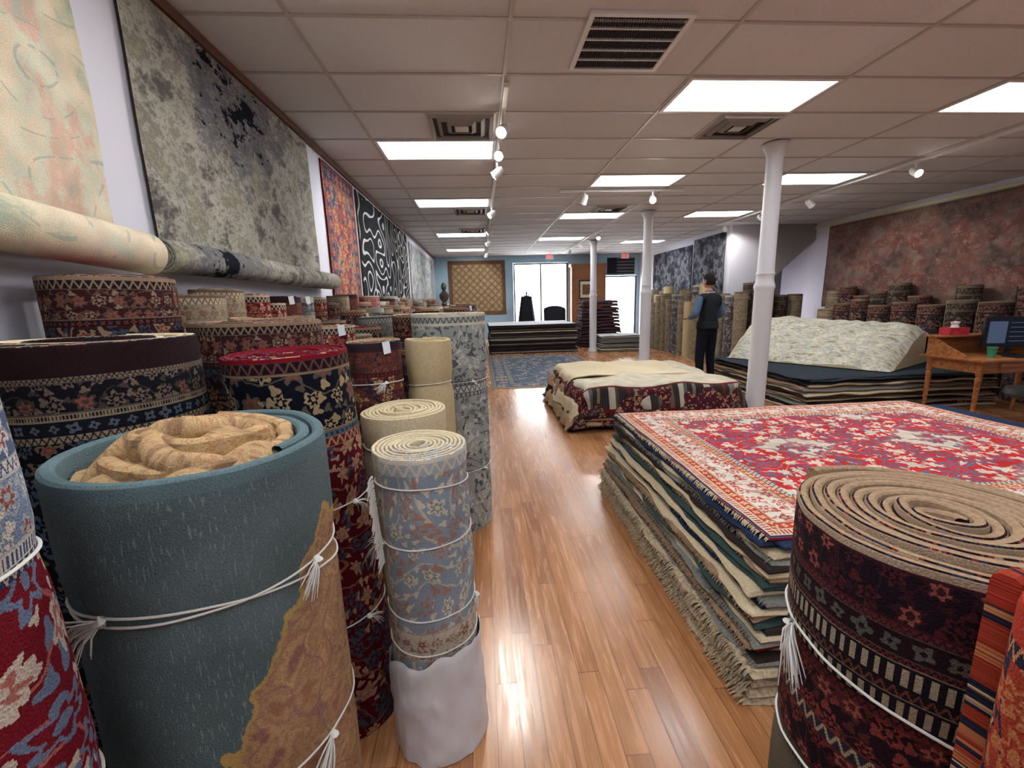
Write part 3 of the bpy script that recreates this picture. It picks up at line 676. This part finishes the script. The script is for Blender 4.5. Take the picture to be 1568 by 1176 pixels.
while y<9.4:
    r=R.uniform(.15,.2); rowroll(7.42,y,r,R.uniform(1.35,1.6),dark); y+=2*r+.03
y=4.2
while y<8.6:
    r=R.uniform(.15,.2); rowroll(7.02,y,r,R.uniform(1.1,1.35),dark); y+=2*r+.05
x=6.0
while x<7.2:
    r=R.uniform(.14,.18); rowroll(x,9.25,r,R.uniform(1.4,1.7),dark); x+=2*r+.03
light=[generic[k] for k in (2,6,9,3)]+[canvas]
y=8.15
while y<13.6:
    r=R.uniform(.14,.18); rowroll(5.45,y,r,R.uniform(1.45,1.75),light if y>8.6 else dark+[canvas]); y+=2*r+.03
y=8.1
while y<13.2:
    r=R.uniform(.13,.17); rowroll(5.02,y,r,R.uniform(1.25,1.6),light); y+=2*r+.04

def hroll(y0,y1,x,z,r,mp,me,seed,sl):
    b=roll('x',0,0,r,y1-y0,None,None,th=.012,seg=36,seed=seed,lev=16,mb_only=True,tops=.006,gap=1.15)
    b.v=[(x+p[0],y1-p[2],z+p[1]+.008*math.sin(p[2]*2+seed)+sl*p[2]/(y1-y0)) for p in b.v]
    return b.build('rug_roll_horizontal',[mp,me,string,white_plastic])
hroll(.15,2.0,-1.40,1.695,.09,W1,E_cream,2,.13)
hroll(2.10,4.4,-1.42,1.70,.08,W2,E_grey,4,.0)

# ---------------------------------------------------------------- stacks
def slab(b,x0,x1,y0,y1,z,th,mt,me,seed,n=28,wob=.012,dz=.006,droop=.02):
    cx,cy=(x0+x1)/2,(y0+y1)/2
    def P(i,j,k=0):
        u=i/(n-1); v=j/(n-1)
        u=.5-.5*math.cos(PI*u); v=.5-.5*math.cos(PI*v)
        x=x0+(x1-x0)*u; y=y0+(y1-y0)*v; X,Y=x,y
        eu=max(0,1-min(u*(x1-x0),(1-u)*(x1-x0))/.12); ev=max(0,1-min(v*(y1-y0),(1-v)*(y1-y0))/.12); e=max(eu,ev)
        if e>0:
            x+=(wob*nz(y*4,seed,1)+wob*.5*nz(y*11,seed,4))*(1 if u<.5 else -1)*eu; y+=wob*nz(x*4,seed,2)*ev
        zz=z+dz*nz(x*2,y*2,seed*.3)-e*e*(droop*(.5+.9*nz(x*3+seed,y*3,2)))
        ou=(-1 if u<.5 else 1)*(1 if i in (0,n-1) else 0); ov=(-1 if v<.5 else 1)*(1 if j in (0,n-1) else 0)
        if k==1: x+=ou*th*.35; y+=ov*th*.35; zz-=th*.5
        if k==2: zz-=th
        return (x,y,max(zz,.003)),(X-cx,Y-cy)
    b.grid(lambda i,j:P(i,j),n,n,mt)
    per=[(i,0) for i in range(n)]+[(n-1,j) for j in range(1,n)]+[(i,n-1) for i in range(n-2,-1,-1)]+[(0,j) for j in range(n-2,0,-1)]
    b.grid(lambda i,j:P(per[i][0],per[i][1],j),len(per),3,me,ci=True,flip=True)
b=MB(); mats=[RED,E_cream,E_tan,E_dark,E_grey,generic[5],E_red,plain('rug_edge_teal',(60,78,78),.95,.05,.2,sc=140),plain('rug_edge_navy',(40,52,78),.95,.05,.2,sc=140),generic[0],plain('rug_shag_cream',(184,168,140),.98,.03,.3,sc=60,bs=1.0),string]
z=0; rr=random.Random(5)
seq=[10,10,10,4,10,4,3,2,6,4,1,3,7,2,1,8,4,1,7,7,2,1,3,4,1,8]
for k,mi in enumerate(seq):
    th=.034 if mi==10 else rr.uniform(.015,.024); z+=th+.001
    t=k/len(seq)
    xl=.9+.1*t+rr.uniform(-.015,.02); ys=1.24+.1*t+rr.uniform(-.02,.02); ye=3.14-.06*t+rr.uniform(-.03,.03)
    slab(b,xl,3.25+rr.uniform(-.05,.1),ys,ye,z,th,mi,mi,k*3.7,n=44,wob=.03,dz=.003,droop=.022)
    if mi in (10,4,2) : fringe(b,(xl,ys,z-th*.4),(xl,ye,z-th*.4),(-1,0,0),260 if mi==10 else 200,.04 if mi==10 else .022,mi,k,drop=.7)
ztop=z+.014
slab(b,1.03,3.5,1.3,2.98,z+.008,.012,8,8,77,n=30,wob=.02,dz=.002,droop=.01)
slab(b,1.0,3.34,1.34,3.1,ztop+.008,.012,0,6,99,n=40,wob=.012,dz=.006,droop=.012)
fringe(b,(1.0,1.34,ztop),(1.0,3.1,ztop),(-1,0,0),200,.02,1,4,.8)
b.build('rug_stack',mats)

b=MB(); z=0; rr=random.Random(8)
mats=[plain('rug_charcoal_top',(54,62,68),.95,.05,.15,sc=100),E_cream,E_tan,E_dark,generic[0],E_beige,E_grey,E_red]
seq=[5,1,3,4,2,6,3,5,1,2,7,3,1,5,6,2,3,1,0,3,0,0]
for k,mi in enumerate(seq):
    th=rr.uniform(.014,.024); z+=th+.001
    slab(b,3.95+rr.uniform(-.04,.05),6.5,4.9+rr.uniform(-.05,.05),7.0,z,th,mi,mi,k*2.3,n=30,wob=.03,dz=.004,droop=.03)
ZP=z
b.build('rug_stack',mats)
b=MB()
T0=Vector((4.0,6.75,0)); T1=Vector((5.1,4.98,0)); C0=Vector((5.15,7.5,0)); C1=Vector((6.45,5.7,0))
def heap(i,j,k=0):
    s=i/59; t=j/49
    lo=T0.lerp(T1,s); hi=C0.lerp(C1,s); p=lo.lerp(hi,t)
    zz=ZP+.03+(.60-.08*s)*(1-(1-min(1,t/.75))**1.5) - max(0,t-.75)*.5
    zz+=.04*nz(p.x*3,p.y*3,1)+.03*nz(p.x*7,p.y*7,3)+.035*abs(nz(s*3+t,t*5,8))
    e=max(0,(s-.9)/.1); zz-=e*e*.12; e=max(0,(.08-s)/.08); zz-=e*e*.1
    if k: zz=ZP+.01
    return (p.x,p.y,max(zz,ZP+.012)),(s*2,t*2)
b.grid(lambda i,j:heap(i,j),60,50,0)
per=[(i,0) for i in range(60)]+[(59,j) for j in range(1,50)]+[(i,49) for i in range(58,-1,-1)]+[(0,j) for j in range(48,0,-1)]
b.grid(lambda i,j:heap(per[i][0],per[i][1],j),len(per),2,1,ci=True)
b.build('folded_cream_rug',[CR,E_cream])

def drape(b,cx,cy,ax,ay,ex,zt,rho,mi,seed,n=50,rot=0,wv=.012,flare=.12,th=.012,dome=0):
    exl,exr,eyf,eyb=ex; cr,sr=math.cos(rot),math.sin(rot)
    def P(i,j,k=0):
        a=-(ax+exl)+(2*ax+exl+exr)*i/(n-1); c=-(ay+eyf)+(2*ay+eyf+eyb)*j/(n-1)
        ca=max(-ax,min(ax,a)); cc=max(-ay,min(ay,c)); dx,dy=a-ca,c-cc; e=math.hypot(dx,dy)
        out=dn=0
        if e>0:
            if e<rho*PI/2: out=rho*math.sin(e/rho); dn=rho*(1-math.cos(e/rho))
            else: q=e-rho*PI/2; out=rho+q*flare; dn=rho+q
            out+=wv*nz(a*5,c*5,seed)*min(1,e/.1)*1.6
            dx/=e; dy/=e
        zz=zt-dn+wv*nz(a*2.5,c*2.5,seed+3)+dome*(1-(ca/ax)**2)*(1-(cc/ay)**2)
        x=ca+dx*(out-k*th*.5); y=cc+dy*(out-k*th*.5); zz-=k*th
        return (cx+x*cr-y*sr,cy+x*sr+y*cr,max(zz,.006)),(a,c)
    b.grid(lambda i,j:P(i,j),n,n,mi)
    per=[(i,0) for i in range(n)]+[(n-1,j) for j in range(1,n)]+[(i,n-1) for i in range(n-2,-1,-1)]+[(0,j) for j in range(n-2,0,-1)]
    b.grid(lambda i,j:P(per[i][0],per[i][1],j),len(per),2,mi,ci=True,flip=True)
b=MB(); mats=[STR,STR2,E_dark,generic[5],generic[8],E_cream,generic[1],E_tan]
rr=random.Random(3)
cx,cy=1.97,5.45
ls=[(2,.08,.05),(3,.13,.08),(7,.17,.11),(2,.22,.13),(6,.26,.15),(2,.30,.16),(5,.33,.15),(4,.37,.19),(7,.40,.16),(3,.43,.26)]
for k,(mi,zt,dp) in enumerate(ls):
    drape(b,cx-.03+rr.uniform(-.06,.03),cy+rr.uniform(-.02,.02),.96-.014*k,.88-.008*k,(dp+rr.uniform(-.02,.04),dp,dp,dp),zt,.05,mi,k*5.1,flare=.45,wv=.032,rot=rr.uniform(-.025,.02))
drape(b,cx,cy,.86,.84,(.22,.26,.40,.1),.475,.08,1,50,n=60,flare=.16,wv=.024,rot=-.015)
drape(b,cx+.03,cy,.84,.82,(.10,.26,.34,.08),.51,.10,0,60,n=80,flare=.14,wv=.035,dome=.03,rot=.012)
drape(b,cx-.12,cy+.25,.70,.58,(.16,.08,.03,.10),.54,.10,5,64,flare=.2,wv=.03,dome=.03,rot=-.04)
b.build('draped_rug_pile',mats)

b=MB(); z=0; rr=random.Random(9); mats=[E_dark,black,E_grey,plain('rug_white_grey_top',(196,196,198),.9,.1,.1,sc=8),E_cream]
for k in range(26):
    th=rr.uniform(.022,.036); z+=th+.002
    mi=0 if rr.random()<.75 else (2 if rr.random()<.6 else 4)
    slab(b,.25+rr.uniform(-.04,.05),2.68+rr.uniform(-.05,.04),12.0+rr.uniform(-.03,.03),14.0,z,th,3 if k==25 else mi,mi,k*1.3,n=16,droop=.01)
b.build('rug_stack',mats)
b=MB(); z=0
for k in range(14):
    th=rr.uniform(.026,.036); z+=th+.002; mi=rr.choice([0,2,4,2])
    slab(b,3.3+rr.uniform(-.04,.05),4.5+rr.uniform(-.05,.04),11.6+rr.uniform(-.03,.03),12.4,z,th,3 if k==13 else mi,mi,k*1.3,n=16,droop=.02)
b.build('rug_stack',mats)
b=MB(); mats=[plain('rug_brown_fold',(64,42,36),.95,.05,.2),plain('rug_plum_fold',(56,44,54),.95,.05,.2)]
for k in range(14):
    drape(b,3.65,13.4,.62-.01*k,.45-.01*k,(.1,.1,.1,.1),.1+.1*k,.05,k%2,k*2.2,n=20,flare=.2,wv=.03)
b.build('folded_rug_pile',mats)
b=MB(); slab(b,.15,2.49,7.15,11.35,.014,.012,0,1,5,n=30,wob=.006,dz=.002,droop=0)
b.build('floor_rug',[FLR,E_cream])

# ---------------------------------------------------------------- desk etc
woodm=NB('desk_cherry_wood',.35,.4); x,y,z=woodm.obj()
g=woodm.nd('ShaderNodeTexNoise',{'Vector':woodm.xyz(x,woodm.m('MULTIPLY',y,10.0),woodm.m('MULTIPLY',z,10.0)),'Scale':3.0,'Detail':3.0}).outputs[0]
woodm.color(woodm.ramp(g,[(.3,(120,72,40)),(.5,(158,98,54)),(.7,(176,116,66))])); woodm=woodm.mat
desk=empty('writing_desk',(5.18,4.05,0))
def part(b,name,mats,par,smooth=True):
    o=b.build(name,mats,smooth); o.parent=par; o.matrix_parent_inverse=Matrix.Translation(par.location).inverted(); return o
b=MB(); b.box(5.14,6.44,4.02,4.66,.70,.728); b.box(5.13,6.45,4.01,4.67,.712,.72); part(b,'desktop',[woodm],desk,False)
b=MB(); b.box(5.2,6.38,4.07,4.09,.58,.70); b.box(5.2,5.22,4.07,4.62,.58,.70); b.box(6.36,6.38,4.07,4.62,.58,.70); b.box(5.2,6.38,4.6,4.62,.58,.70)
b.box(5.4,6.18,4.055,4.07,.6,.685); part(b,'apron',[woodm],desk,False)
for i,(lx,ly) in enumerate([(5.21,4.09),(5.21,4.6),(6.37,4.09),(6.37,4.6)]):
    b=MB(); b.lathe([(.03,.7),(.03,.56),(.022,.54),(.03,.52),(.026,.48),(.022,.3),(.016,.08),(.022,.06),(.016,.03),(.016,.0)],lx,ly,0,14); part(b,'leg_%d'%(i+1),[woodm],desk)
b=MB(); b.box(5.16,6.42,4.62,4.64,.728,.93)
for sx in (5.16,6.4):
    pr=[(4.64,.728),(4.64,.95),(4.58,.95),(4.5,.9),(4.4,.84),(4.3,.8),(4.22,.76),(4.2,.728)]
    n0=len(b.v)
    for xx in (sx,sx+.02):
        for (yy,zz) in pr: b.v.append((xx,yy,zz))
    n=len(pr); b.quad([n0+k for k in range(n)],0); b.quad([n0+n+k for k in range(n)][::-1],0)
    for k in range(n): b.quad([n0+k,n0+(k+1)%n,n0+n+(k+1)%n,n0+n+k],0)
b.box(5.14,6.44,4.5,4.66,.93,.948); part(b,'gallery',[woodm],desk,False)
mon=empty('computer_monitor',(5.8,4.3,.73)); 
b=MB(); Mx=Matrix.Translation((5.85,4.34,.98))@Matrix.Rotation(math.radians(-14),4,'Z')
b.box(-.29,.29,-.015,.015,-.17,.17,0,Mx); b.box(-.272,.272,-.017,-.015,-.15,.152,1,Mx)
b.box(-.25,-.08,-.0175,-.017,-.12,.12,2,Mx)
for k in range(5): b.box(-.05,.08+.04*(k%3),-.0175,-.017,.1-.05*k,.108-.05*k,2,Mx)
part(b,'screen_panel',[black,emis('screen_glow',(20,24,34),.4),emis('screen_text',(70,84,108),.5)],mon,False)
b=MB(); b.lathe([(0,.729),(.1,.729),(.1,.738),(.02,.745),(.018,.83),(0,.83)],5.85,4.37,0,20); part(b,'stand',[black],mon)
b=MB(); b.box(5.62,6.06,4.1,4.24,.729,.745); b.build('computer_keyboard',[black],False)
b=MB(); b.lathe([(0,.729),(.03,.729),(.042,.84),(.044,.842),(.04,.842),(.03,.735)],5.45,4.2,0,20); b.build('green_paper_cup',[plain('cup_green',(70,150,120),.6,.3,.0,bs=0)])
b=MB(); b.box(5.3,5.54,4.52,4.64,.949,1.03); b.lathe([(.04,1.03),(.03,1.06),(.045,1.09),(.0,1.1)],5.42,4.58,1,8); b.build('tissue_box',[plain('tissue_box_red',(180,50,60),.6,.2,.3,sc=30),string],False)
ch=empty('office_chair',(5.2,3.55,0))
b=MB(); b.lathe([(0,.44),(.22,.44),(.25,.47),(.24,.52),(.15,.53),(0,.525)],5.2,3.55,0,24); part(b,'seat',[black],ch)
b=MB(); b.tube([(5.2,3.55,.08),(5.2,3.55,.44)],.025,0,12)
for k in range(5):
    w=2*PI*k/5; b.tube([(5.2,3.55,.1),(5.2+.28*math.cos(w),3.55+.28*math.sin(w),.07)],[.025,.015],0,8); b.lathe([(0,0),(.02,.005),(.025,.03),(.02,.055),(0,.06)],5.2+.28*math.cos(w),3.55+.28*math.sin(w),0,10)
part(b,'base',[black],ch)
b=MB()
def bk(i,j):
    u=i/15-.5; v=j/11; return (5.2+.42*u*(1-.2*v*v),3.35-.05*v+.12*(u*u)*2,.56+.45*v),(u,v)
b.grid(bk,16,12,0); o=part(b,'backrest',[black],ch); md=o.modifiers.new('s','SOLIDIFY'); md.thickness=.04
b=MB(); b.tube([(5.2,3.5,.48),(5.2,3.34,.5),(5.2,3.33,.7)],.018,0,8); part(b,'spine',[black],ch)

# ---------------------------------------------------------------- back area
b=MB(); b.box(3.2,4.4,15.1,15.48,0,2.55); b.box(3.16,4.44,15.06,15.49,2.55,2.65)
for xx in (3.26,3.83): b.box(xx,xx+.51,15.085,15.1,.15,2.45)
for xx in (3.34,3.91): b.box(xx,xx+.35,15.075,15.085,.3,1.2); b.box(xx,xx+.35,15.075,15.085,1.35,2.3)
b.build('wooden_cabinet',[plain('cabinet_wood',(140,92,58),.5,.3,.15,sc=10)],False)
b=MB(); b.box(3.45,3.95,15.055,15.065,1.45,2.1); b.box(3.49,3.91,15.05,15.055,1.5,2.05,1); b.box(3.56,3.84,15.048,15.05,1.6,1.95,2); b.build('framed_poster',[black,plain('poster_paper',(214,200,170),.6,.2,.05),plain('poster_print',(110,80,60),.6,.2,.4,sc=18)],False)
def mat_flag():
    s=NB('dark_flag',.9,.1); x,y=s.uv(); f=s.m('FRACT',s.m('MULTIPLY',y,9.0))
    c=s.mix(s.m('LESS_THAN',f,.5),lin((40,40,46)),lin((92,92,96))); s.color(s.mix(s.m('LESS_THAN',x,-.15),c,lin((30,34,48)))); return s.mat
wallrug('wall_flag','B',YB,4.55,5.55,2.3,2.86,mat_flag(),E_dark,seed=11)
for (x,y) in ((2.35,14.6),(5.0,14.9)):
    b=MB(); b.box(x-.13,x+.13,y-.02,y+.02,CZ-.22,CZ-.06); b.box(x-.01,x+.01,y-.01,y+.01,CZ-.06,CZ-.005)
    lx=x-.11
    for ch_ in 'EXIT':
        zz0,zz1=CZ-.19,CZ-.09; y0_=y-.024
        def seg(a0,a1,c0,c1): b.box(lx+a0,lx+a1,y0_,y-.02,zz0+c0*.1,zz0+c1*.1,1)
        if ch_=='E':
            seg(0,.012,0,1)
            for c in (0,.44,.88): seg(0,.045,c,c+.12)
        if ch_=='X':
            for sg in (1,-1):
                Mx=Matrix.Translation((lx+.022,y-.022,(zz0+zz1)/2))@Matrix.Rotation(sg*.4,4,'Y'); b.box(-.006,.006,-.002,.002,-.05,.05,1,Mx)
        if ch_=='I': seg(.015,.03,0,1)
        if ch_=='T': seg(.016,.03,0,1); seg(0,.046,.88,1)
        lx+=.058
    b.build('exit_sign',[trimm,emis('exit_red',(230,50,40),1.5)],False)
b=MB(); b.lathe([(0,0),(.2,.0),(.2,.03),(.03,.06),(.025,1.7),(.04,1.72),(0,1.76)],1.6,15.0,0,14)
for k in range(6):
    w=k*PI/3; b.tube([(1.6,15.0,1.6),(1.6+.12*math.cos(w),15+.12*math.sin(w),1.62),(1.6+.2*math.cos(w),15+.2*math.sin(w),1.72)],.012,0,6)
def coat(i,j):
    w=2*PI*i/24; v=j/10; r=.14+.12*v+.02*math.sin(w*5); return (1.6+r*math.cos(w)*1.2,15+r*math.sin(w)*.8,1.6-1.0*v),(w,v)
b.grid(coat,24,11,1,ci=True); b.build('coat_stand',[wood_trim,plain('dark_coat',(34,34,40),.9,.1,.1)])
def armchair(x,y):
    b=MB()
    b.box(x-.3,x+.3,y-.28,y+.28,.28,.46); b.box(x-.38,x-.28,y-.3,y+.3,.12,.66); b.box(x+.28,x+.38,y-.3,y+.3,.12,.66)
    def B(i,j):
        w=PI*i/20; v=j/8; return (x-.36*math.cos(w),y+.24+.12*math.sin(w)+.06*v,.3+.95*v-.12*v*(1-math.sin(w))),(0,0)
    b.grid(B,21,9,0)
    for sx in (-.3,.3):
        for sy in (-.24,.24): b.tube([(x+sx,y+sy,0),(x+sx,y+sy,.14)],[.018,.025],1,8)
    o=b.build('wingback_armchair',[plain('armchair_fabric',(40,42,50),.9,.1,.1),wood_trim]); 
    md=o.modifiers.new('s','SOLIDIFY'); md.thickness=.03
    md=o.modifiers.new('b','BEVEL'); md.width=.03; md.segments=3
armchair(2.6,14.85)
b=MB(); b.lathe([(0,0),(.16,0),(.16,.08),(.12,.12),(.11,1.3),(.15,1.36),(.15,1.42),(.0,1.42)],-1.2,14.9,0,20)
b.lathe([(0,1.42),(.09,1.42),(.07,1.48),(.15,1.6),(.17,1.72),(.08,1.82),(.05,1.86),(.085,1.93),(.09,2.02),(.05,2.1),(0,2.12)],-1.2,14.9,1,20)
b.build('bust_on_pedestal',[trimm,plain('bronze',(70,60,50),.4,.4,.2,metal=.3)])

# ---------------------------------------------------------------- man
def skin_mesh(name,J,E,root,sub=2):
    me=bpy.data.meshes.new(name); names=list(J); me.from_pydata([J[k][0] for k in names],[(names.index(a),names.index(c)) for a,c in E],[])
    o=bpy.data.objects.new(name,me); scene.collection.objects.link(o)
    md=o.modifiers.new('skin','SKIN'); md.use_smooth_shade=True
    for i,k in enumerate(names):
        sv=me.skin_vertices[0].data[i]; r=J[k][1]; sv.radius=r if isinstance(r,tuple) else (r,r); sv.use_root=(k==root)
    md2=o.modifiers.new('sub','SUBSURF'); md2.levels=sub; md2.render_levels=sub
    dg=bpy.context.evaluated_depsgraph_get(); ev=o.evaluated_get(dg); m2=bpy.data.meshes.new_from_object(ev)
    o.modifiers.clear(); o.data=m2
    for p in m2.polygons: p.use_smooth=True
    return o
man=empty('man',(0,0,0))
skinm=plain('skin',(186,134,110),.6,.3,.04,bs=0); hairm=plain('hair_dark',(34,26,22),.8,.2,.3,sc=200,bs=.6)
vest=plain('vest_fabric',(34,38,42),.85,.15,.1,sc=50); shirt=plain('shirt_blue',(84,100,128),.9,.1,.08,sc=50); pants=plain('trousers_dark',(24,26,34),.9,.1,.1,sc=50); shoe=plain('shoe_leather',(20,16,14),.4,.4,.1)
J={'pel':((0,0,.98),(.165,.115)),'sp':((0,-.005,1.14),(.155,.11)),'ch':((0,-.01,1.32),(.19,.125)),'ub':((0,0,1.44),(.12,.09)),'nk':((0,.01,1.52),(.058,.058)),'hd':((0,.02,1.6),(.055,.055)),
 'ls':((-.19,0,1.425),(.07,.07)),'le':((-.32,-.06,1.17),(.052,.052)),'lw':((-.22,.17,1.12),(.036,.036)),
 'rs':((.19,0,1.425),(.07,.07)),'re':((.27,-.03,1.16),(.052,.052)),'rw':((.21,.2,1.06),(.036,.036)),
 'lh':((-.09,0,.92),(.1,.1)),'lk':((-.11,.02,.5),(.072,.072)),'la':((-.12,-.02,.1),(.056,.056)),'lf':((-.13,.12,.045),(.045,.04)),
 'rh':((.09,0,.92),(.1,.1)),'rk':((.11,.02,.5),(.072,.072)),'ra':((.12,-.02,.1),(.056,.056)),'rf':((.14,.12,.045),(.045,.04))}
E=[('pel','sp'),('sp','ch'),('ch','ub'),('ub','nk'),('nk','hd'),('ub','ls'),('ls','le'),('le','lw'),('ub','rs'),('rs','re'),('re','rw'),('pel','lh'),('lh','lk'),('lk','la'),('la','lf'),('pel','rh'),('rh','rk'),('rk','ra'),('ra','rf')]
body=skin_mesh('body',J,E,'pel')
for m in (vest,shirt,pants,skinm,shoe): body.data.materials.append(m)
for p in body.data.polygons:
    c=p.center
    if c.z>1.5: k=3
    elif c.z<.085: k=4
    elif c.z<1.0 and abs(c.x)<.24: k=2
    elif abs(c.x)>.185+ (0 if c.z<1.3 else .02): k=1
    else: k=0
    p.material_index=k
body.parent=man
def hand(sx,w,d):
    w=Vector(w); d=Vector(d).normalized(); s=Vector((-sx,0,0)); s=(s-d*s.dot(d)).normalized(); dn=Vector((0,0,-1))
    J={'w':(tuple(w),(.026,.02)),'p':(tuple(w+d*.045),(.036,.016))}; E=[('w','p')]
    for f,(o,L) in enumerate([(.03,.068),(.01,.078),(-.01,.072),(-.029,.056)]):
        b0=w+d*.085+s*o; k=['a%d'%f,'b%d'%f,'c%d'%f]
        J[k[0]]=(tuple(b0),.0095); J[k[1]]=(tuple(b0+d*L*.5+dn*.01),.0085); J[k[2]]=(tuple(b0+d*L*.75+dn*L*.5),.007)
        E+=[('p',k[0]),(k[0],k[1]),(k[1],k[2])]
    t0=w+d*.03+s*.032; J['t0']=(tuple(t0),.011); J['t1']=(tuple(t0+d*.035+s*.02+dn*.01),.0095); J['t2']=(tuple(t0+d*.06+s*.018+dn*.02),.008)
    E+=[('p','t0'),('t0','t1'),('t1','t2')]
    o=skin_mesh('hand_left' if sx<0 else 'hand_right',J,E,'w',1); o.data.materials.append(skinm); o.parent=man
hand(-1,(-.215,.185,1.12),(.35,.9,-.05)); hand(1,(.205,.215,1.055),(-.35,.9,-.1))
b=MB()
def hd(i,j):
    w=2*PI*i/36; v=PI*j/26; x=math.sin(v)*math.sin(w); y=math.sin(v)*math.cos(w); z=math.cos(v)
    X=.076*x; Y=.096*y; Z=.118*z
    if z<0: X*=1-.25*(-z)**1.5; Y*=1-.12*(-z)
    if y>0:
        nose=math.exp(-((x)/.16)**2)*math.exp(-((z+.12)/.2)**2); Y+=.022*nose
        Y+=.006*math.exp(-((abs(x)-.0)/.3)**2)*math.exp(-((z+.42)/.08)**2)
        Y-=.010*math.exp(-((abs(x)-.38)/.16)**2)*math.exp(-((z-.05)/.12)**2)
        Y+=.008*math.exp(-(x/.3)**2)*math.exp(-((z+.8)/.15)**2)
    return (X,Y+.025,1.68+Z),(w,v)
b.grid(hd,36,27,0,ci=True,flip=True)
def hr(i,j):
    w=2*PI*i/36; v=PI*j/26; x=math.sin(v)*math.sin(w); y=math.sin(v)*math.cos(w); z=math.cos(v)
    lim=.4+(-.95)*(1/(1+math.exp((y-.1)*7)))
    g=1.09+.02*nz(x*5,y*5,z*5) if z>lim else .9
    return (.076*x*g,.098*y*g+.022,1.682+.118*z*g),(w,v)
b.grid(hr,36,27,1,ci=True,flip=True)
for sx in (-1,1):
    b.lathe([(0,-.006),(.02,-.004),(.03,.004),(.026,.01),(.012,.002),(0,.002)],0,0,0,14,Matrix.Translation((sx*.08,.012,1.675))@Matrix.Rotation(sx*PI/2*.85,4,'Y')@Matrix.Scale(.72,4,(0,1,0)))
    b.lathe([(0,-.011),(.008,-.008),(.011,0),(.008,.008),(0,.011)],sx*.03,.103,2,12,Matrix.Translation((0,0,1.686)))
    b.lathe([(0,-.004),(.004,-.003),(.005,0),(.004,.003),(0,.004)],sx*.03,.1125,1,10,Matrix.Translation((0,0,1.686)))
b.tube([(-.024,.113,1.632),(0,.119,1.63),(.024,.113,1.632)],.004,3,6)
hdo=b.build('head',[skinm,hairm,plain('eye_white',(220,216,210),.3,.5,.0,bs=0),plain('lip',(150,84,76),.5,.3,.0,bs=0)],angle=80); hdo.parent=man
b=MB()
def col(i,j):
    w=2*PI*i/28; v=j/4; r=.072-.008*v; return (r*math.cos(w)*1.05,.005+r*math.sin(w),1.49+.045*v+.01*math.sin(w)*-1),(w,v)
b.grid(col,28,5,0,ci=True); o=b.build('shirt_collar',[shirt]); o.modifiers.new('s','SOLIDIFY').thickness=.006; o.parent=man
b=MB()
def hem(i,j):
    w=2*PI*i/32; v=j/5; r=1+.05*v; return (.172*r*math.cos(w)+0,.125*r*math.sin(w),1.06-.11*v),(w,v)
b.grid(hem,32,6,0,ci=True); o=b.build('vest_hem',[vest]); o.modifiers.new('s','SOLIDIFY').thickness=.01; o.parent=man
man.location=(3.58,6.62,0); man.rotation_euler=(0,0,math.radians(18))

# ---------------------------------------------------------------- world + camera
w=bpy.data.worlds.new('World'); scene.world=w; w.use_nodes=True
bg=w.node_tree.nodes['Background']; bg.inputs[0].default_value=(.93,.97,1,1); bg.inputs[1].default_value=18.0
cam=bpy.data.cameras.new('Camera'); co=bpy.data.objects.new('Camera',cam); scene.collection.objects.link(co); scene.camera=co
cam.sensor_width=36; cam.sensor_fit='HORIZONTAL'; cam.lens=15.1; cam.clip_start=.02; cam.clip_end=200
p=math.radians(11.0); ps=math.radians(3.88); ro=.0275
f=Vector((math.sin(ps)*math.cos(p),math.cos(ps)*math.cos(p),-math.sin(p))); r0=Vector((math.cos(ps),-math.sin(ps),0)); u0=r0.cross(f)
Rr=r0*math.cos(ro)-u0*math.sin(ro); U=u0*math.cos(ro)+r0*math.sin(ro)
mt=Matrix((Rr,U,-f)).transposed().to_4x4(); mt.translation=Vector((0,0,1.47)); co.matrix_world=mt
